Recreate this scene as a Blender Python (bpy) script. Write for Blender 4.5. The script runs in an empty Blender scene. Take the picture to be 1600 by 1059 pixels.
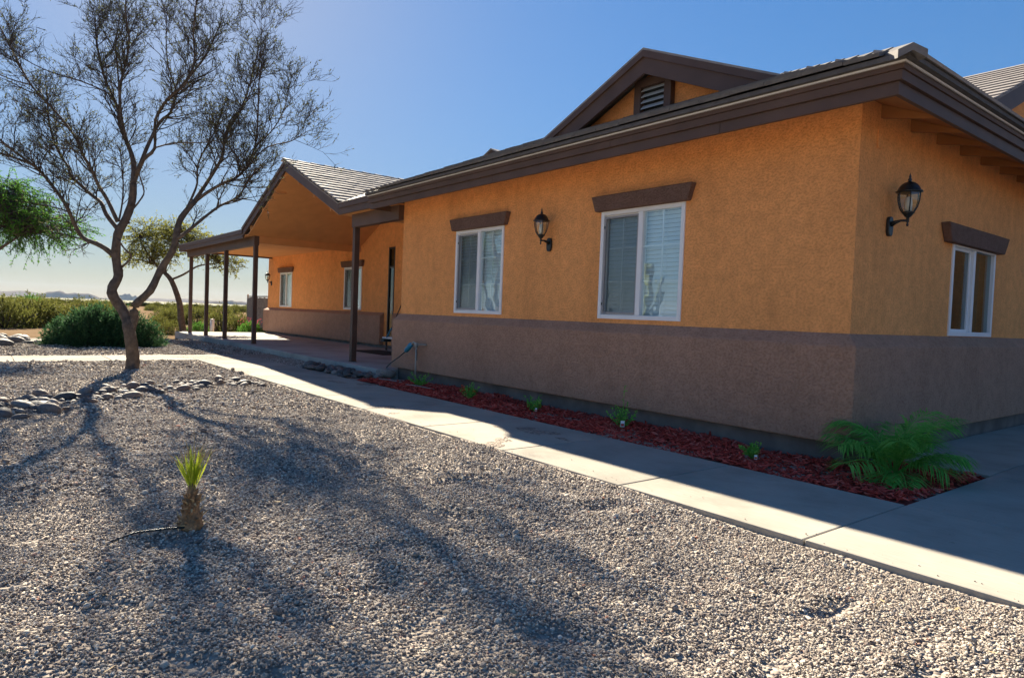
import bpy, bmesh, math, random
import numpy as np
from mathutils import Vector, Matrix

R = math.radians
scene = bpy.context.scene
COL = scene.collection

# ------------------------------------------------------------------ camera
YAW, PITCH, ROLL, FPX = 0.9017, 0.0353, 0.0381, 1055.62
CAM = Vector((2.721, -5.80, 1.15))
fw = Vector((-math.sin(YAW), math.cos(YAW), 0)); rt = Vector((math.cos(YAW), math.sin(YAW), 0)); up = Vector((0, 0, 1))
f2 = fw * math.cos(PITCH) - up * math.sin(PITCH)
u2 = up * math.cos(PITCH) + fw * math.sin(PITCH)
CR = rt * math.cos(ROLL) + u2 * math.sin(ROLL)
CU = -rt * math.sin(ROLL) + u2 * math.cos(ROLL)
CF = f2
cd = bpy.data.cameras.new('camera')
cam = bpy.data.objects.new('camera', cd); COL.objects.link(cam)
cd.sensor_fit = 'HORIZONTAL'; cd.sensor_width = 36.0; cd.lens = FPX / 1600 * 36
cd.clip_start = 0.05; cd.clip_end = 60000
m = Matrix(((CR.x, CU.x, -CF.x, CAM.x), (CR.y, CU.y, -CF.y, CAM.y), (CR.z, CU.z, -CF.z, CAM.z), (0, 0, 0, 1)))
cam.matrix_world = m
scene.camera = cam

# ------------------------------------------------------------------ light
SUN_AZ = R(78.0)      # from +Y towards -X
SUN_EL = R(28.0)
world = bpy.data.worlds.new('World'); scene.world = world; world.use_nodes = True
wn = world.node_tree.nodes; wl = world.node_tree.links
wn.clear()
sky = wn.new('ShaderNodeTexSky'); sky.sky_type = 'NISHITA'; sky.sun_disc = False
sky.sun_elevation = SUN_EL; sky.sun_rotation = -SUN_AZ
sky.altitude = 400; sky.air_density = 1.0; sky.dust_density = 0.4; sky.ozone_density = 5.0
bg = wn.new('ShaderNodeBackground'); bg.inputs['Strength'].default_value = 0.052
wo = wn.new('ShaderNodeOutputWorld')
hs = wn.new('ShaderNodeHueSaturation'); hs.inputs['Saturation'].default_value = 1.16
# even response over the whole dome, like film: bright sky is compressed, colour kept
lum = wn.new('ShaderNodeRGBToBW'); wl.new(sky.outputs[0], lum.inputs[0])
k1 = wn.new('ShaderNodeMath'); k1.operation = 'MULTIPLY_ADD'; k1.inputs[1].default_value = 1 / 3.0; k1.inputs[2].default_value = 1.0; wl.new(lum.outputs[0], k1.inputs[0])
dv = wn.new('ShaderNodeVectorMath'); dv.operation = 'DIVIDE'; wl.new(sky.outputs[0], dv.inputs[0]); wl.new(k1.outputs[0], dv.inputs[1])
wl.new(dv.outputs[0], hs.inputs['Color']); wl.new(hs.outputs[0], bg.inputs[0]); wl.new(bg.outputs[0], wo.inputs[0])
sd = bpy.data.lights.new('sun', 'SUN'); sd.energy = 4.8; sd.angle = R(0.6); sd.color = (1.0, 0.885, 0.70)
sun = bpy.data.objects.new('sun', sd); COL.objects.link(sun)
to_sun = Vector((-math.sin(SUN_AZ) * math.cos(SUN_EL), math.cos(SUN_AZ) * math.cos(SUN_EL), math.sin(SUN_EL)))
sun.rotation_euler = to_sun.to_track_quat('Z', 'Y').to_euler()
sun.location = (-10, 5, 20)
scene.render.engine = 'CYCLES'
vs = scene.view_settings
vs.view_transform = 'Standard'; vs.look = 'None'; vs.gamma = 1.0; vs.use_curve_mapping = False
vs.exposure = 2.25

# ------------------------------------------------------------------ helpers
rnd = random.Random(7)
nprs = np.random.RandomState(11)

def lattice(seed, n=64):
    return np.random.RandomState(seed).rand(n, n)
LAT = [lattice(i) for i in range(8)]
def vnoise(x, y, k=0):
    L = LAT[k]; n = L.shape[0]
    x = np.asarray(x, float); y = np.asarray(y, float)
    xi = np.floor(x).astype(int); yi = np.floor(y).astype(int)
    fx = x - xi; fy = y - yi
    fx = fx * fx * (3 - 2 * fx); fy = fy * fy * (3 - 2 * fy)
    a = L[xi % n, yi % n]; b = L[(xi + 1) % n, yi % n]; c = L[xi % n, (yi + 1) % n]; d = L[(xi + 1) % n, (yi + 1) % n]
    return (a * (1 - fx) + b * fx) * (1 - fy) + (c * (1 - fx) + d * fx) * fy

class MB:
    def __init__(s): s.v = []; s.f = []
    def add(s, vs, fs):
        o = len(s.v); s.v.extend([tuple(map(float, p)) for p in vs]); s.f.extend([tuple(i + o for i in f) for f in fs])
    def box(s, x0, x1, y0, y1, z0, z1):
        s.add([(x0, y0, z0), (x1, y0, z0), (x1, y1, z0), (x0, y1, z0), (x0, y0, z1), (x1, y0, z1), (x1, y1, z1), (x0, y1, z1)],
              [(0, 3, 2, 1), (4, 5, 6, 7), (0, 1, 5, 4), (1, 2, 6, 5), (2, 3, 7, 6), (3, 0, 4, 7)])
    def prism(s, poly, d):
        """poly: list of 3D points, extruded by vector d"""
        n = len(poly); d = Vector(d)
        a = [Vector(p) for p in poly]; b = [p + d for p in a]
        s.add(a + b, [tuple(range(n))[::-1], tuple(range(n, 2 * n))] + [(i, (i + 1) % n, (i + 1) % n + n, i + n) for i in range(n)])
    def sweep(s, path, prof, outs):
        """path: list of 2D corners (mitred), outs: outward normal of every segment, prof: closed list of (offset, z)"""
        n = len(prof); rings = []
        for i, p in enumerate(path):
            if i == 0: o = Vector(outs[0])
            elif i == len(path) - 1: o = Vector(outs[-1])
            else:
                o = Vector(outs[i - 1]) + Vector(outs[i])
            rings.append([(p[0] + o.x * a, p[1] + o.y * a, z) for a, z in prof])
        vs = [q for r in rings for q in r]; fs = []
        for i in range(len(path) - 1):
            for j in range(n):
                k = (j + 1) % n
                fs.append((i * n + j, i * n + k, (i + 1) * n + k, (i + 1) * n + j))
        fs.append(tuple(range(n))[::-1]); fs.append(tuple((len(path) - 1) * n + j for j in range(n)))
        s.add(vs, fs)
    def tube(s, pts, rad, k=6, cap=True):
        pts = [Vector(p) for p in pts]; n = len(pts)
        if not hasattr(rad, '__len__'): rad = [rad] * n
        ref = Vector((0.31, 0.17, 0.93)).normalized(); vs = []; fs = []
        for i, p in enumerate(pts):
            t = (pts[min(i + 1, n - 1)] - pts[max(i - 1, 0)])
            if t.length < 1e-9: t = Vector((0, 0, 1))
            t.normalize()
            a = t.cross(ref)
            if a.length < 0.05: a = t.cross(Vector((1, 0, 0)))
            a.normalize(); b = t.cross(a)
            for j in range(k):
                w = 2 * math.pi * j / k
                vs.append(p + (a * math.cos(w) + b * math.sin(w)) * rad[i])
        for i in range(n - 1):
            for j in range(k):
                j2 = (j + 1) % k
                fs.append((i * k + j, i * k + j2, (i + 1) * k + j2, (i + 1) * k + j))
        if cap:
            fs.append(tuple(range(k))[::-1]); fs.append(tuple((n - 1) * k + j for j in range(k)))
        s.add(vs, fs)
    def lathe(s, prof, c=(0, 0, 0), k=12, rot0=0.0):
        c = Vector(c); vs = []; fs = []; n = len(prof)
        for r_, z in prof:
            for j in range(k):
                w = 2 * math.pi * j / k + rot0
                vs.append((c.x + r_ * math.cos(w), c.y + r_ * math.sin(w), c.z + z))
        for i in range(n - 1):
            for j in range(k):
                j2 = (j + 1) % k
                fs.append((i * k + j, i * k + j2, (i + 1) * k + j2, (i + 1) * k + j))
        fs.append(tuple(range(k))[::-1]); fs.append(tuple((n - 1) * k + j for j in range(k)))
        s.add(vs, fs)
    def mesh(s, name, mat, smooth=False):
        me = bpy.data.meshes.new(name); me.from_pydata(s.v, [], s.f); me.update()
        bm = bmesh.new(); bm.from_mesh(me); bmesh.ops.recalc_face_normals(bm, faces=bm.faces); bm.to_mesh(me); bm.free()
        if mat: me.materials.append(mat)
        if smooth: me.polygons.foreach_set('use_smooth', [True] * len(me.polygons))
        return me
    def build(s, name, mat, parent=None, smooth=False, bevel=0.0):
        o = bpy.data.objects.new(name, s.mesh(name, mat, smooth)); COL.objects.link(o)
        if parent: o.parent = parent
        if bevel:
            b = o.modifiers.new('bevel', 'BEVEL'); b.width = bevel; b.segments = 2; b.limit_method = 'ANGLE'
        return o

def fastmesh(name, V, F, mat, smooth=False):
    """V (n,3) array, F (m,k) array of equal-sized faces"""
    V = np.asarray(V, np.float32); F = np.asarray(F, np.int32)
    me = bpy.data.meshes.new(name); k = F.shape[1]
    me.vertices.add(len(V)); me.vertices.foreach_set('co', V.ravel())
    me.loops.add(F.size); me.loops.foreach_set('vertex_index', F.ravel())
    me.polygons.add(len(F)); me.polygons.foreach_set('loop_start', np.arange(0, F.size, k, dtype=np.int32))
    try: me.polygons.foreach_set('loop_total', np.full(len(F), k, np.int32))
    except Exception: pass
    me.materials.append(mat); me.update(calc_edges=True); me.validate()
    if smooth: me.polygons.foreach_set('use_smooth', [True] * len(me.polygons))
    return me

def link(name, me, parent=None):
    o = bpy.data.objects.new(name, me); COL.objects.link(o)
    if parent: o.parent = parent
    return o
def tag(o, label=None, cat=None, group=None, kind=None):
    if label: o['label'] = label
    if cat: o['category'] = cat
    if group: o['group'] = group
    if kind: o['kind'] = kind
    return o
def thing(name, label, cat, loc=(0, 0, 0), rz=0.0, group=None):
    o = bpy.data.objects.new(name, None); COL.objects.link(o)
    o.empty_display_size = 0.2
    o.location = loc; o.rotation_euler = (0, 0, rz)
    return tag(o, label, cat, group)
def copy_tree(o, parent=None):
    c = o.copy(); COL.objects.link(c); c.parent = parent
    for ch in list(o.children): copy_tree(ch, c)
    return c

# ------------------------------------------------------------------ materials
def new_mat(name):
    m = bpy.data.materials.new(name); m.use_nodes = True
    n = m.node_tree.nodes; l = m.node_tree.links; b = n['Principled BSDF']
    return m, n, l, b
def N(n, t, **kw):
    x = n.new(t)
    for k, v in kw.items(): setattr(x, k, v)
    return x
def ramp(n, stops):
    r = n.new('ShaderNodeValToRGB'); e = r.color_ramp.elements
    while len(e) < len(stops): e.new(0.5)
    for i, (p, c) in enumerate(stops):
        e[i].position = p; e[i].color = (c[0], c[1], c[2], 1)
    return r
def var(c, k): return tuple(min(1, x * k) for x in c)

def mat_noise(name, col, rough=0.8, scale=6.0, amt=0.2, bump=0.0, bscale=60.0, bdist=0.01, detail=5.0, spec=0.3, coords='Object', col2=None, big=None):
    m, n, l, b = new_mat(name)
    tc = N(n, 'ShaderNodeTexCoord')
    t = N(n, 'ShaderNodeTexNoise'); t.inputs['Scale'].default_value = scale; t.inputs['Detail'].default_value = 6
    l.new(tc.outputs[coords], t.inputs['Vector'])
    r = ramp(n, [(0.3, var(col, 1 - amt)), (0.7, col2 or var(col, 1 + amt))])
    l.new(t.outputs['Fac'], r.inputs['Fac'])
    out = r.outputs['Color']
    if big:
        t3 = N(n, 'ShaderNodeTexNoise'); t3.inputs['Scale'].default_value = big[0]; t3.inputs['Detail'].default_value = 4
        l.new(tc.outputs[coords], t3.inputs['Vector'])
        r3 = ramp(n, [(0.35, (big[1],) * 3), (0.65, (1, 1, 1))])
        l.new(t3.outputs['Fac'], r3.inputs['Fac'])
        mx = N(n, 'ShaderNodeMixRGB', blend_type='MULTIPLY'); mx.inputs[0].default_value = 1
        l.new(out, mx.inputs[1]); l.new(r3.outputs[0], mx.inputs[2]); out = mx.outputs[0]
    l.new(out, b.inputs['Base Color'])
    b.inputs['Roughness'].default_value = rough; b.inputs['Specular IOR Level'].default_value = spec
    if bump:
        t2 = N(n, 'ShaderNodeTexNoise'); t2.inputs['Scale'].default_value = bscale; t2.inputs['Detail'].default_value = detail
        l.new(tc.outputs[coords], t2.inputs['Vector'])
        bp = N(n, 'ShaderNodeBump'); bp.inputs['Strength'].default_value = bump; bp.inputs['Distance'].default_value = bdist
        l.new(t2.outputs['Fac'], bp.inputs['Height']); l.new(bp.outputs[0], b.inputs['Normal'])
    return m

def mat_stucco(name, col, lace=1.0):
    """skip-trowel stucco: flattened islands with small pits between, faint blotches of colour"""
    m, n, l, b = new_mat(name)
    tc = N(n, 'ShaderNodeTexCoord')
    d = N(n, 'ShaderNodeTexNoise'); d.inputs['Scale'].default_value = 9; d.inputs['Detail'].default_value = 3
    l.new(tc.outputs['Object'], d.inputs['Vector'])
    t = N(n, 'ShaderNodeTexNoise'); t.inputs['Scale'].default_value = 42; t.inputs['Detail'].default_value = 5; t.inputs['Roughness'].default_value = 0.62
    mp = N(n, 'ShaderNodeMapping'); mp.inputs['Scale'].default_value = (0.95, 0.95, 1.15)
    l.new(tc.outputs['Object'], mp.inputs['Vector']); l.new(mp.outputs[0], t.inputs['Vector'])
    flat = ramp(n, [(0.36, (0, 0, 0)), (0.54, (1, 1, 1))])
    l.new(t.outputs['Fac'], flat.inputs['Fac'])
    fine = N(n, 'ShaderNodeTexNoise'); fine.inputs['Scale'].default_value = 190; fine.inputs['Detail'].default_value = 3
    l.new(tc.outputs['Object'], fine.inputs['Vector'])
    ad = N(n, 'ShaderNodeMath', operation='MULTIPLY_ADD'); ad.inputs[1].default_value = 0.35
    l.new(fine.outputs['Fac'], ad.inputs[0]); l.new(flat.outputs[0], ad.inputs[2])
    bp = N(n, 'ShaderNodeBump'); bp.inputs['Strength'].default_value = 0.55 * lace; bp.inputs['Distance'].default_value = 0.010
    l.new(ad.outputs[0], bp.inputs['Height']); l.new(bp.outputs[0], b.inputs['Normal'])
    r = ramp(n, [(0.3, var(col, 0.90)), (0.7, var(col, 1.07))])
    l.new(d.outputs['Fac'], r.inputs['Fac'])
    mx = N(n, 'ShaderNodeMixRGB', blend_type='MULTIPLY'); mx.inputs[0].default_value = 1.0
    r2 = ramp(n, [(0.0, (0.82, 0.80, 0.78)), (1.0, (1, 1, 1))])
    l.new(flat.outputs[0], r2.inputs['Fac']); l.new(r.outputs[0], mx.inputs[1]); l.new(r2.outputs[0], mx.inputs[2])
    mp2 = N(n, 'ShaderNodeMapping'); mp2.inputs['Scale'].default_value = (1.1, 1.1, 0.45); l.new(tc.outputs['Object'], mp2.inputs['Vector'])
    bl = N(n, 'ShaderNodeTexNoise'); bl.inputs['Scale'].default_value = 1.4; bl.inputs['Detail'].default_value = 7; bl.inputs['Roughness'].default_value = 0.62; l.new(mp2.outputs[0], bl.inputs['Vector'])
    r4 = ramp(n, [(0.28, (0.86, 0.85, 0.85)), (0.5, (1, 1, 1)), (0.75, (1.05, 1.06, 1.08))]); l.new(bl.outputs['Fac'], r4.inputs['Fac'])
    mx4 = N(n, 'ShaderNodeMixRGB', blend_type='MULTIPLY'); mx4.inputs[0].default_value = 1.0
    l.new(mx.outputs[0], mx4.inputs[1]); l.new(r4.outputs[0], mx4.inputs[2]); l.new(mx4.outputs[0], b.inputs['Base Color'])
    b.inputs['Roughness'].default_value = 0.9; b.inputs['Specular IOR Level'].default_value = 0.15
    return m

M = {}
M['orange'] = mat_stucco('stucco_orange', (0.92, 0.40, 0.14))
M['brown'] = mat_stucco('stucco_brown', (0.44, 0.26, 0.18), 1.2)
M['lintel'] = mat_stucco('stucco_lintel', (0.19, 0.115, 0.088), 1.2)
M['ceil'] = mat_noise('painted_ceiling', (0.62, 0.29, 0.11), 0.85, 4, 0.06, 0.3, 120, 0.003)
M['trim'] = mat_noise('brown_trim_paint', (0.100, 0.060, 0.045), 0.6, 3, 0.18, 0.25, 40, 0.002, spec=0.35)
M['found'] = mat_noise('foundation_plaster', (0.20, 0.165, 0.145), 0.9, 5, 0.2, 0.4, 90, 0.004, big=(2.2, 0.65))
M['white'] = mat_noise('white_vinyl', (0.80, 0.80, 0.80), 0.35, 5, 0.03)
M['black'] = mat_noise('black_metal', (0.012, 0.016, 0.018), 0.4, 40, 0.4, 0.4, 150, 0.002, spec=0.5)
M['greyframe'] = mat_noise('screen_frame', (0.30, 0.29, 0.29), 0.5, 5, 0.05)
M['blind'] = mat_noise('blind_slat', (0.84, 0.86, 0.85), 0.5, 4, 0.04)
M['darkroom'] = mat_noise('dark_interior', (0.03, 0.06, 0.06), 0.9, 4, 0.3)  # near-black tone stands in for unlit rooms behind the glass, also a curtain
M['greencurtain'] = mat_noise('green_curtain', (0.06, 0.13, 0.08), 0.9, 4, 0.3)
M['bulb'] = mat_noise('candle_white', (0.8, 0.76, 0.66), 0.4, 4, 0.03)
M['pvc'] = mat_noise('pvc_pipe', (0.30, 0.29, 0.26), 0.45, 8, 0.12)
M['blue'] = mat_noise('blue_plastic', (0.03, 0.22, 0.36), 0.4, 10, 0.1)
M['hose'] = mat_noise('dark_hose', (0.03, 0.05, 0.055), 0.5, 10, 0.1)
M['mat'] = mat_noise('door_mat', (0.015, 0.02, 0.02), 0.95, 30, 0.4, 0.6, 200, 0.004)
M['plank'] = mat_noise('weathered_wood', (0.22, 0.19, 0.16), 0.9, 12, 0.3, 0.4, 60, 0.004)
M['dirtwood'] = mat_noise('dry_fibre', (0.26, 0.155, 0.08), 0.9, 30, 0.35, 0.7, 90, 0.01)
M['straw'] = mat_noise('dry_straw', (0.46, 0.33, 0.17), 0.8, 30, 0.2)
M['tagw'] = mat_noise('tag_white', (0.75, 0.75, 0.72), 0.5, 3, 0.02)
M['tagr'] = mat_noise('tag_red', (0.45, 0.05, 0.03), 0.5, 3, 0.02)
M['flower'] = mat_noise('orange_flower', (0.7, 0.10, 0.02), 0.6, 3, 0.1)
M['pink'] = mat_noise('pink_flower', (0.65, 0.12, 0.14), 0.6, 3, 0.2)
M['steel'] = mat_noise('galvanised', (0.45, 0.48, 0.5), 0.35, 9, 0.2)
M['louvre'] = mat_noise('louvre_paint', (0.42, 0.46, 0.48), 0.5, 5, 0.08)

def mat_concrete(name, col):
    m, n, l, b = new_mat(name)
    tc = N(n, 'ShaderNodeTexCoord'); geo = N(n, 'ShaderNodeNewGeometry'); oi = N(n, 'ShaderNodeObjectInfo')
    t1 = N(n, 'ShaderNodeTexNoise'); t1.inputs['Scale'].default_value = 1.3; t1.inputs['Detail'].default_value = 7; t1.inputs['Roughness'].default_value = 0.6
    l.new(geo.outputs['Position'], t1.inputs['Vector'])
    mp = N(n, 'ShaderNodeMapping'); mp.inputs['Scale'].default_value = (3, 40, 3)   # broom finish
    l.new(geo.outputs['Position'], mp.inputs['Vector'])
    t2 = N(n, 'ShaderNodeTexNoise'); t2.inputs['Scale'].default_value = 2.5; t2.inputs['Detail'].default_value = 5
    l.new(mp.outputs[0], t2.inputs['Vector'])
    r1 = ramp(n, [(0.28, var(col, 0.74)), (0.5, col), (0.74, var(col, 1.14))]); l.new(t1.outputs['Fac'], r1.inputs['Fac'])
    r2 = ramp(n, [(0.3, (0.9, 0.9, 0.9)), (0.7, (1.04, 1.04, 1.04))]); l.new(t2.outputs['Fac'], r2.inputs['Fac'])
    mx = N(n, 'ShaderNodeMixRGB', blend_type='MULTIPLY'); mx.inputs[0].default_value = 1
    l.new(r1.outputs[0], mx.inputs[1]); l.new(r2.outputs[0], mx.inputs[2])
    rr = ramp(n, [(0, (0.92, 0.92, 0.93)), (1, (1.05, 1.04, 1.02))]); l.new(oi.outputs['Random'], rr.inputs['Fac'])
    mx2 = N(n, 'ShaderNodeMixRGB', blend_type='MULTIPLY'); mx2.inputs[0].default_value = 1
    l.new(mx.outputs[0], mx2.inputs[1]); l.new(rr.outputs[0], mx2.inputs[2])
    # sparse dark specks and stains
    sp = N(n, 'ShaderNodeTexNoise'); sp.inputs['Scale'].default_value = 14; sp.inputs['Detail'].default_value = 4; sp.inputs['Roughness'].default_value = 0.7
    l.new(geo.outputs['Position'], sp.inputs['Vector'])
    rs = ramp(n, [(0.27, (0.55, 0.52, 0.5)), (0.34, (1, 1, 1))]); l.new(sp.outputs['Fac'], rs.inputs['Fac'])
    mx3 = N(n, 'ShaderNodeMixRGB', blend_type='MULTIPLY'); mx3.inputs[0].default_value = 1
    l.new(mx2.outputs[0], mx3.inputs[1]); l.new(rs.outputs[0], mx3.inputs[2])
    l.new(mx3.outputs[0], b.inputs['Base Color'])
    bp = N(n, 'ShaderNodeBump'); bp.inputs['Strength'].default_value = 0.45; bp.inputs['Distance'].default_value = 0.005
    l.new(t2.outputs['Fac'], bp.inputs['Height']); l.new(bp.outputs[0], b.inputs['Normal'])
    b.inputs['Roughness'].default_value = 1.0; b.inputs['Specular IOR Level'].default_value = 0.03
    return m
M['concrete'] = mat_concrete('broomed_concrete', (0.35, 0.325, 0.28))
M['porchslab'] = mat_concrete('porch_concrete', (0.40, 0.39, 0.36))

def mat_random(name, stops, rough=0.9, nscale=30, amt=0.2, spec=0.12, bump=0.3):
    """colour picked per object or per instance, with a little mottling"""
    m, n, l, b = new_mat(name)
    oi = N(n, 'ShaderNodeObjectInfo'); tc = N(n, 'ShaderNodeTexCoord')
    r = ramp(n, stops); l.new(oi.outputs['Random'], r.inputs['Fac'])
    t = N(n, 'ShaderNodeTexNoise'); t.inputs['Scale'].default_value = nscale; t.inputs['Detail'].default_value = 4
    l.new(tc.outputs['Object'], t.inputs['Vector'])
    r2 = ramp(n, [(0.3, (1 - amt,) * 3), (0.7, (1 + amt,) * 3)]); l.new(t.outputs['Fac'], r2.inputs['Fac'])
    mx = N(n, 'ShaderNodeMixRGB', blend_type='MULTIPLY'); mx.inputs[0].default_value = 1
    l.new(r.outputs[0], mx.inputs[1]); l.new(r2.outputs[0], mx.inputs[2]); l.new(mx.outputs[0], b.inputs['Base Color'])
    b.inputs['Roughness'].default_value = rough; b.inputs['Specular IOR Level'].default_value = spec
    if bump:
        bp = N(n, 'ShaderNodeBump'); bp.inputs['Strength'].default_value = bump; bp.inputs['Distance'].default_value = 0.01
        l.new(t.outputs['Fac'], bp.inputs['Height']); l.new(bp.outputs[0], b.inputs['Normal'])
    return m
M['pebble'] = mat_random('gravel_stone', [(0, (0.13, 0.105, 0.095)), (0.25, (0.25, 0.21, 0.18)), (0.6, (0.36, 0.315, 0.265)), (0.85, (0.47, 0.42, 0.35)), (0.985, (0.62, 0.57, 0.49)), (1, (0.46, 0.20, 0.12))], bump=0)
M['rock'] = mat_random('river_rock', [(0, (0.065, 0.068, 0.072)), (0.3, (0.12, 0.115, 0.115)), (0.55, (0.16, 0.12, 0.10)), (0.8, (0.20, 0.185, 0.17)), (1, (0.34, 0.29, 0.25))], 0.7, 9, 0.22)
M['chip'] = mat_random('red_mulch', [(0, (0.24, 0.028, 0.02)), (0.4, (0.46, 0.058, 0.04)), (0.8, (0.60, 0.09, 0.065)), (1, (0.62, 0.18, 0.13))], 0.85, 20, 0.2, bump=0)
M['tile'] = mat_random('roof_tile', [(0, (0.23, 0.205, 0.19)), (0.5, (0.29, 0.26, 0.24)), (1, (0.33, 0.30, 0.275))], 0.75, 14, 0.15, spec=0.15, bump=0.4)  # lighter copy of one tile, sun glare put into the colour
M['tile_shaded'] = mat_random('roof_tile_shaded', [(0, (0.11, 0.105, 0.105)), (0.5, (0.145, 0.138, 0.135)), (1, (0.18, 0.17, 0.165))], 0.85, 14, 0.15, bump=0.4)  # darker copy of the same tile, shaded butt ends put into the colour
M['soffit'] = mat_noise('eave_soffit_shaded', (0.32, 0.135, 0.045), 0.9, 4, 0.1)  # same paint as the ceiling, eave shade put into the colour
M['soil'] = mat_noise('bed_soil', (0.20, 0.045, 0.035), 0.95, 25, 0.4, 0.8, 60, 0.03, spec=0.05)

def mat_gravelbase():
    m, n, l, b = new_mat('gravel_bed')
    g = N(n, 'ShaderNodeNewGeometry')
    v = N(n, 'ShaderNodeTexVoronoi'); v.inputs['Scale'].default_value = 42
    l.new(g.outputs['Position'], v.inputs['Vector'])
    r = ramp(n, [(0, (0.16, 0.13, 0.115)), (0.5, (0.28, 0.24, 0.20)), (1, (0.42, 0.36, 0.30))])
    l.new(v.outputs['Color'], r.inputs['Fac']); l.new(r.outputs[0], b.inputs['Base Color'])
    bp = N(n, 'ShaderNodeBump'); bp.inputs['Strength'].default_value = 1.0; bp.inputs['Distance'].default_value = 0.02; bp.invert = True
    l.new(v.outputs['Distance'], bp.inputs['Height']); l.new(bp.outputs[0], b.inputs['Normal'])
    b.inputs['Roughness'].default_value = 0.95; b.inputs['Specular IOR Level'].default_value = 0.1
    return m
M['gravelbase'] = mat_gravelbase()
M['sand'] = mat_noise('desert_sand', (0.20, 0.14, 0.088), 0.95, 0.35, 0.22, 0.5, 8, 0.05, big=(0.02, 0.7), coords='Object', spec=0.0)
M['hillrock'] = mat_noise('hill_rock', (0.13, 0.105, 0.085), 1.0, 0.004, 0.25, spec=0.0)

def mat_leaf(name, c1, c2, trans=0.35):
    m, n, l, b = new_mat(name)
    g = N(n, 'ShaderNodeNewGeometry')
    r = ramp(n, [(0, c1), (1, c2)]); l.new(g.outputs['Random Per Island'], r.inputs['Fac'])
    l.new(r.outputs[0], b.inputs['Base Color']); b.inputs['Roughness'].default_value = 0.75; b.inputs['Specular IOR Level'].default_value = 0.08
    tr = N(n, 'ShaderNodeBsdfTranslucent'); l.new(r.outputs[0], tr.inputs['Color'])
    mx = N(n, 'ShaderNodeMixShader'); mx.inputs[0].default_value = trans
    l.new(b.outputs[0], mx.inputs[1]); l.new(tr.outputs[0], mx.inputs[2])
    l.new(mx.outputs[0], n['Material Output'].inputs['Surface'])
    return m
M['leaf_main'] = mat_leaf('leaf_olive_dark', (0.05, 0.06, 0.025), (0.10, 0.105, 0.045))
M['leaf_green'] = mat_leaf('leaf_fresh_green', (0.05, 0.14, 0.022), (0.11, 0.25, 0.04), 0.45)
M['leaf_palo'] = mat_leaf('leaf_yellow_green', (0.12, 0.13, 0.03), (0.22, 0.22, 0.05), 0.5)
M['leaf_bush'] = mat_leaf('leaf_blue_green', (0.028, 0.075, 0.035), (0.07, 0.15, 0.06), 0.3)
M['leaf_creo'] = mat_leaf('leaf_creosote', (0.07, 0.085, 0.02), (0.16, 0.16, 0.04), 0.4)
M['leaf_palm'] = mat_leaf('leaf_palm', (0.11, 0.38, 0.06), (0.25, 0.55, 0.11), 0.35)
M['leaf_fan'] = mat_leaf('leaf_fan_palm', (0.32, 0.44, 0.02), (0.58, 0.62, 0.08), 0.55)
M['bark'] = mat_noise('bark_brown', (0.105, 0.080, 0.062), 0.9, 14, 0.35, 0.9, 45, 0.02)
M['twig'] = mat_noise('twig_brown', (0.062, 0.050, 0.042), 0.9, 14, 0.3)
M['saguaro'] = mat_noise('cactus_green', (0.10, 0.14, 0.06), 0.8, 8, 0.2)

def mat_glass(name, tint=(0.84, 0.95, 0.97), f0=0.18):
    """thin sheet: clear film plus mirror, the share of mirror rising towards grazing view (same from both sides)"""
    m, n, l, b = new_mat(name); n.remove(b)
    tr = N(n, 'ShaderNodeBsdfTransparent'); tr.inputs['Color'].default_value = (*tint, 1)
    gl = N(n, 'ShaderNodeBsdfGlossy'); gl.inputs['Roughness'].default_value = 0.0; gl.inputs['Color'].default_value = (0.95, 1, 1, 1)
    g = N(n, 'ShaderNodeNewGeometry'); dt = N(n, 'ShaderNodeVectorMath', operation='DOT_PRODUCT')
    l.new(g.outputs['Incoming'], dt.inputs[0]); l.new(g.outputs['True Normal'], dt.inputs[1])
    ab = N(n, 'ShaderNodeMath', operation='ABSOLUTE'); l.new(dt.outputs['Value'], ab.inputs[0])
    iv = N(n, 'ShaderNodeMath', operation='SUBTRACT'); iv.inputs[0].default_value = 1.0; l.new(ab.outputs[0], iv.inputs[1])
    pw = N(n, 'ShaderNodeMath', operation='POWER'); pw.inputs[1].default_value = 4.0; l.new(iv.outputs[0], pw.inputs[0])
    ma = N(n, 'ShaderNodeMath', operation='MULTIPLY_ADD'); ma.inputs[1].default_value = 1 - f0; ma.inputs[2].default_value = f0; l.new(pw.outputs[0], ma.inputs[0])
    tc = N(n, 'ShaderNodeTexCoord'); t = N(n, 'ShaderNodeTexNoise'); t.inputs['Scale'].default_value = 2.2
    l.new(tc.outputs['Object'], t.inputs['Vector'])
    bp = N(n, 'ShaderNodeBump'); bp.inputs['Strength'].default_value = 0.06; bp.inputs['Distance'].default_value = 0.05
    l.new(t.outputs['Fac'], bp.inputs['Height']); l.new(bp.outputs[0], gl.inputs['Normal'])
    mx = N(n, 'ShaderNodeMixShader'); l.new(ma.outputs[0], mx.inputs[0]); l.new(tr.outputs[0], mx.inputs[1]); l.new(gl.outputs[0], mx.inputs[2])
    l.new(mx.outputs[0], n['Material Output'].inputs['Surface'])
    return m
M['glass'] = mat_glass('window_glass')
M['glassdark'] = mat_glass('tinted_glass', (0.30, 0.46, 0.48), 0.06)
M['lampglass'] = mat_glass('lamp_glass', (0.85, 0.88, 0.86), 0.08)
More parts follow.
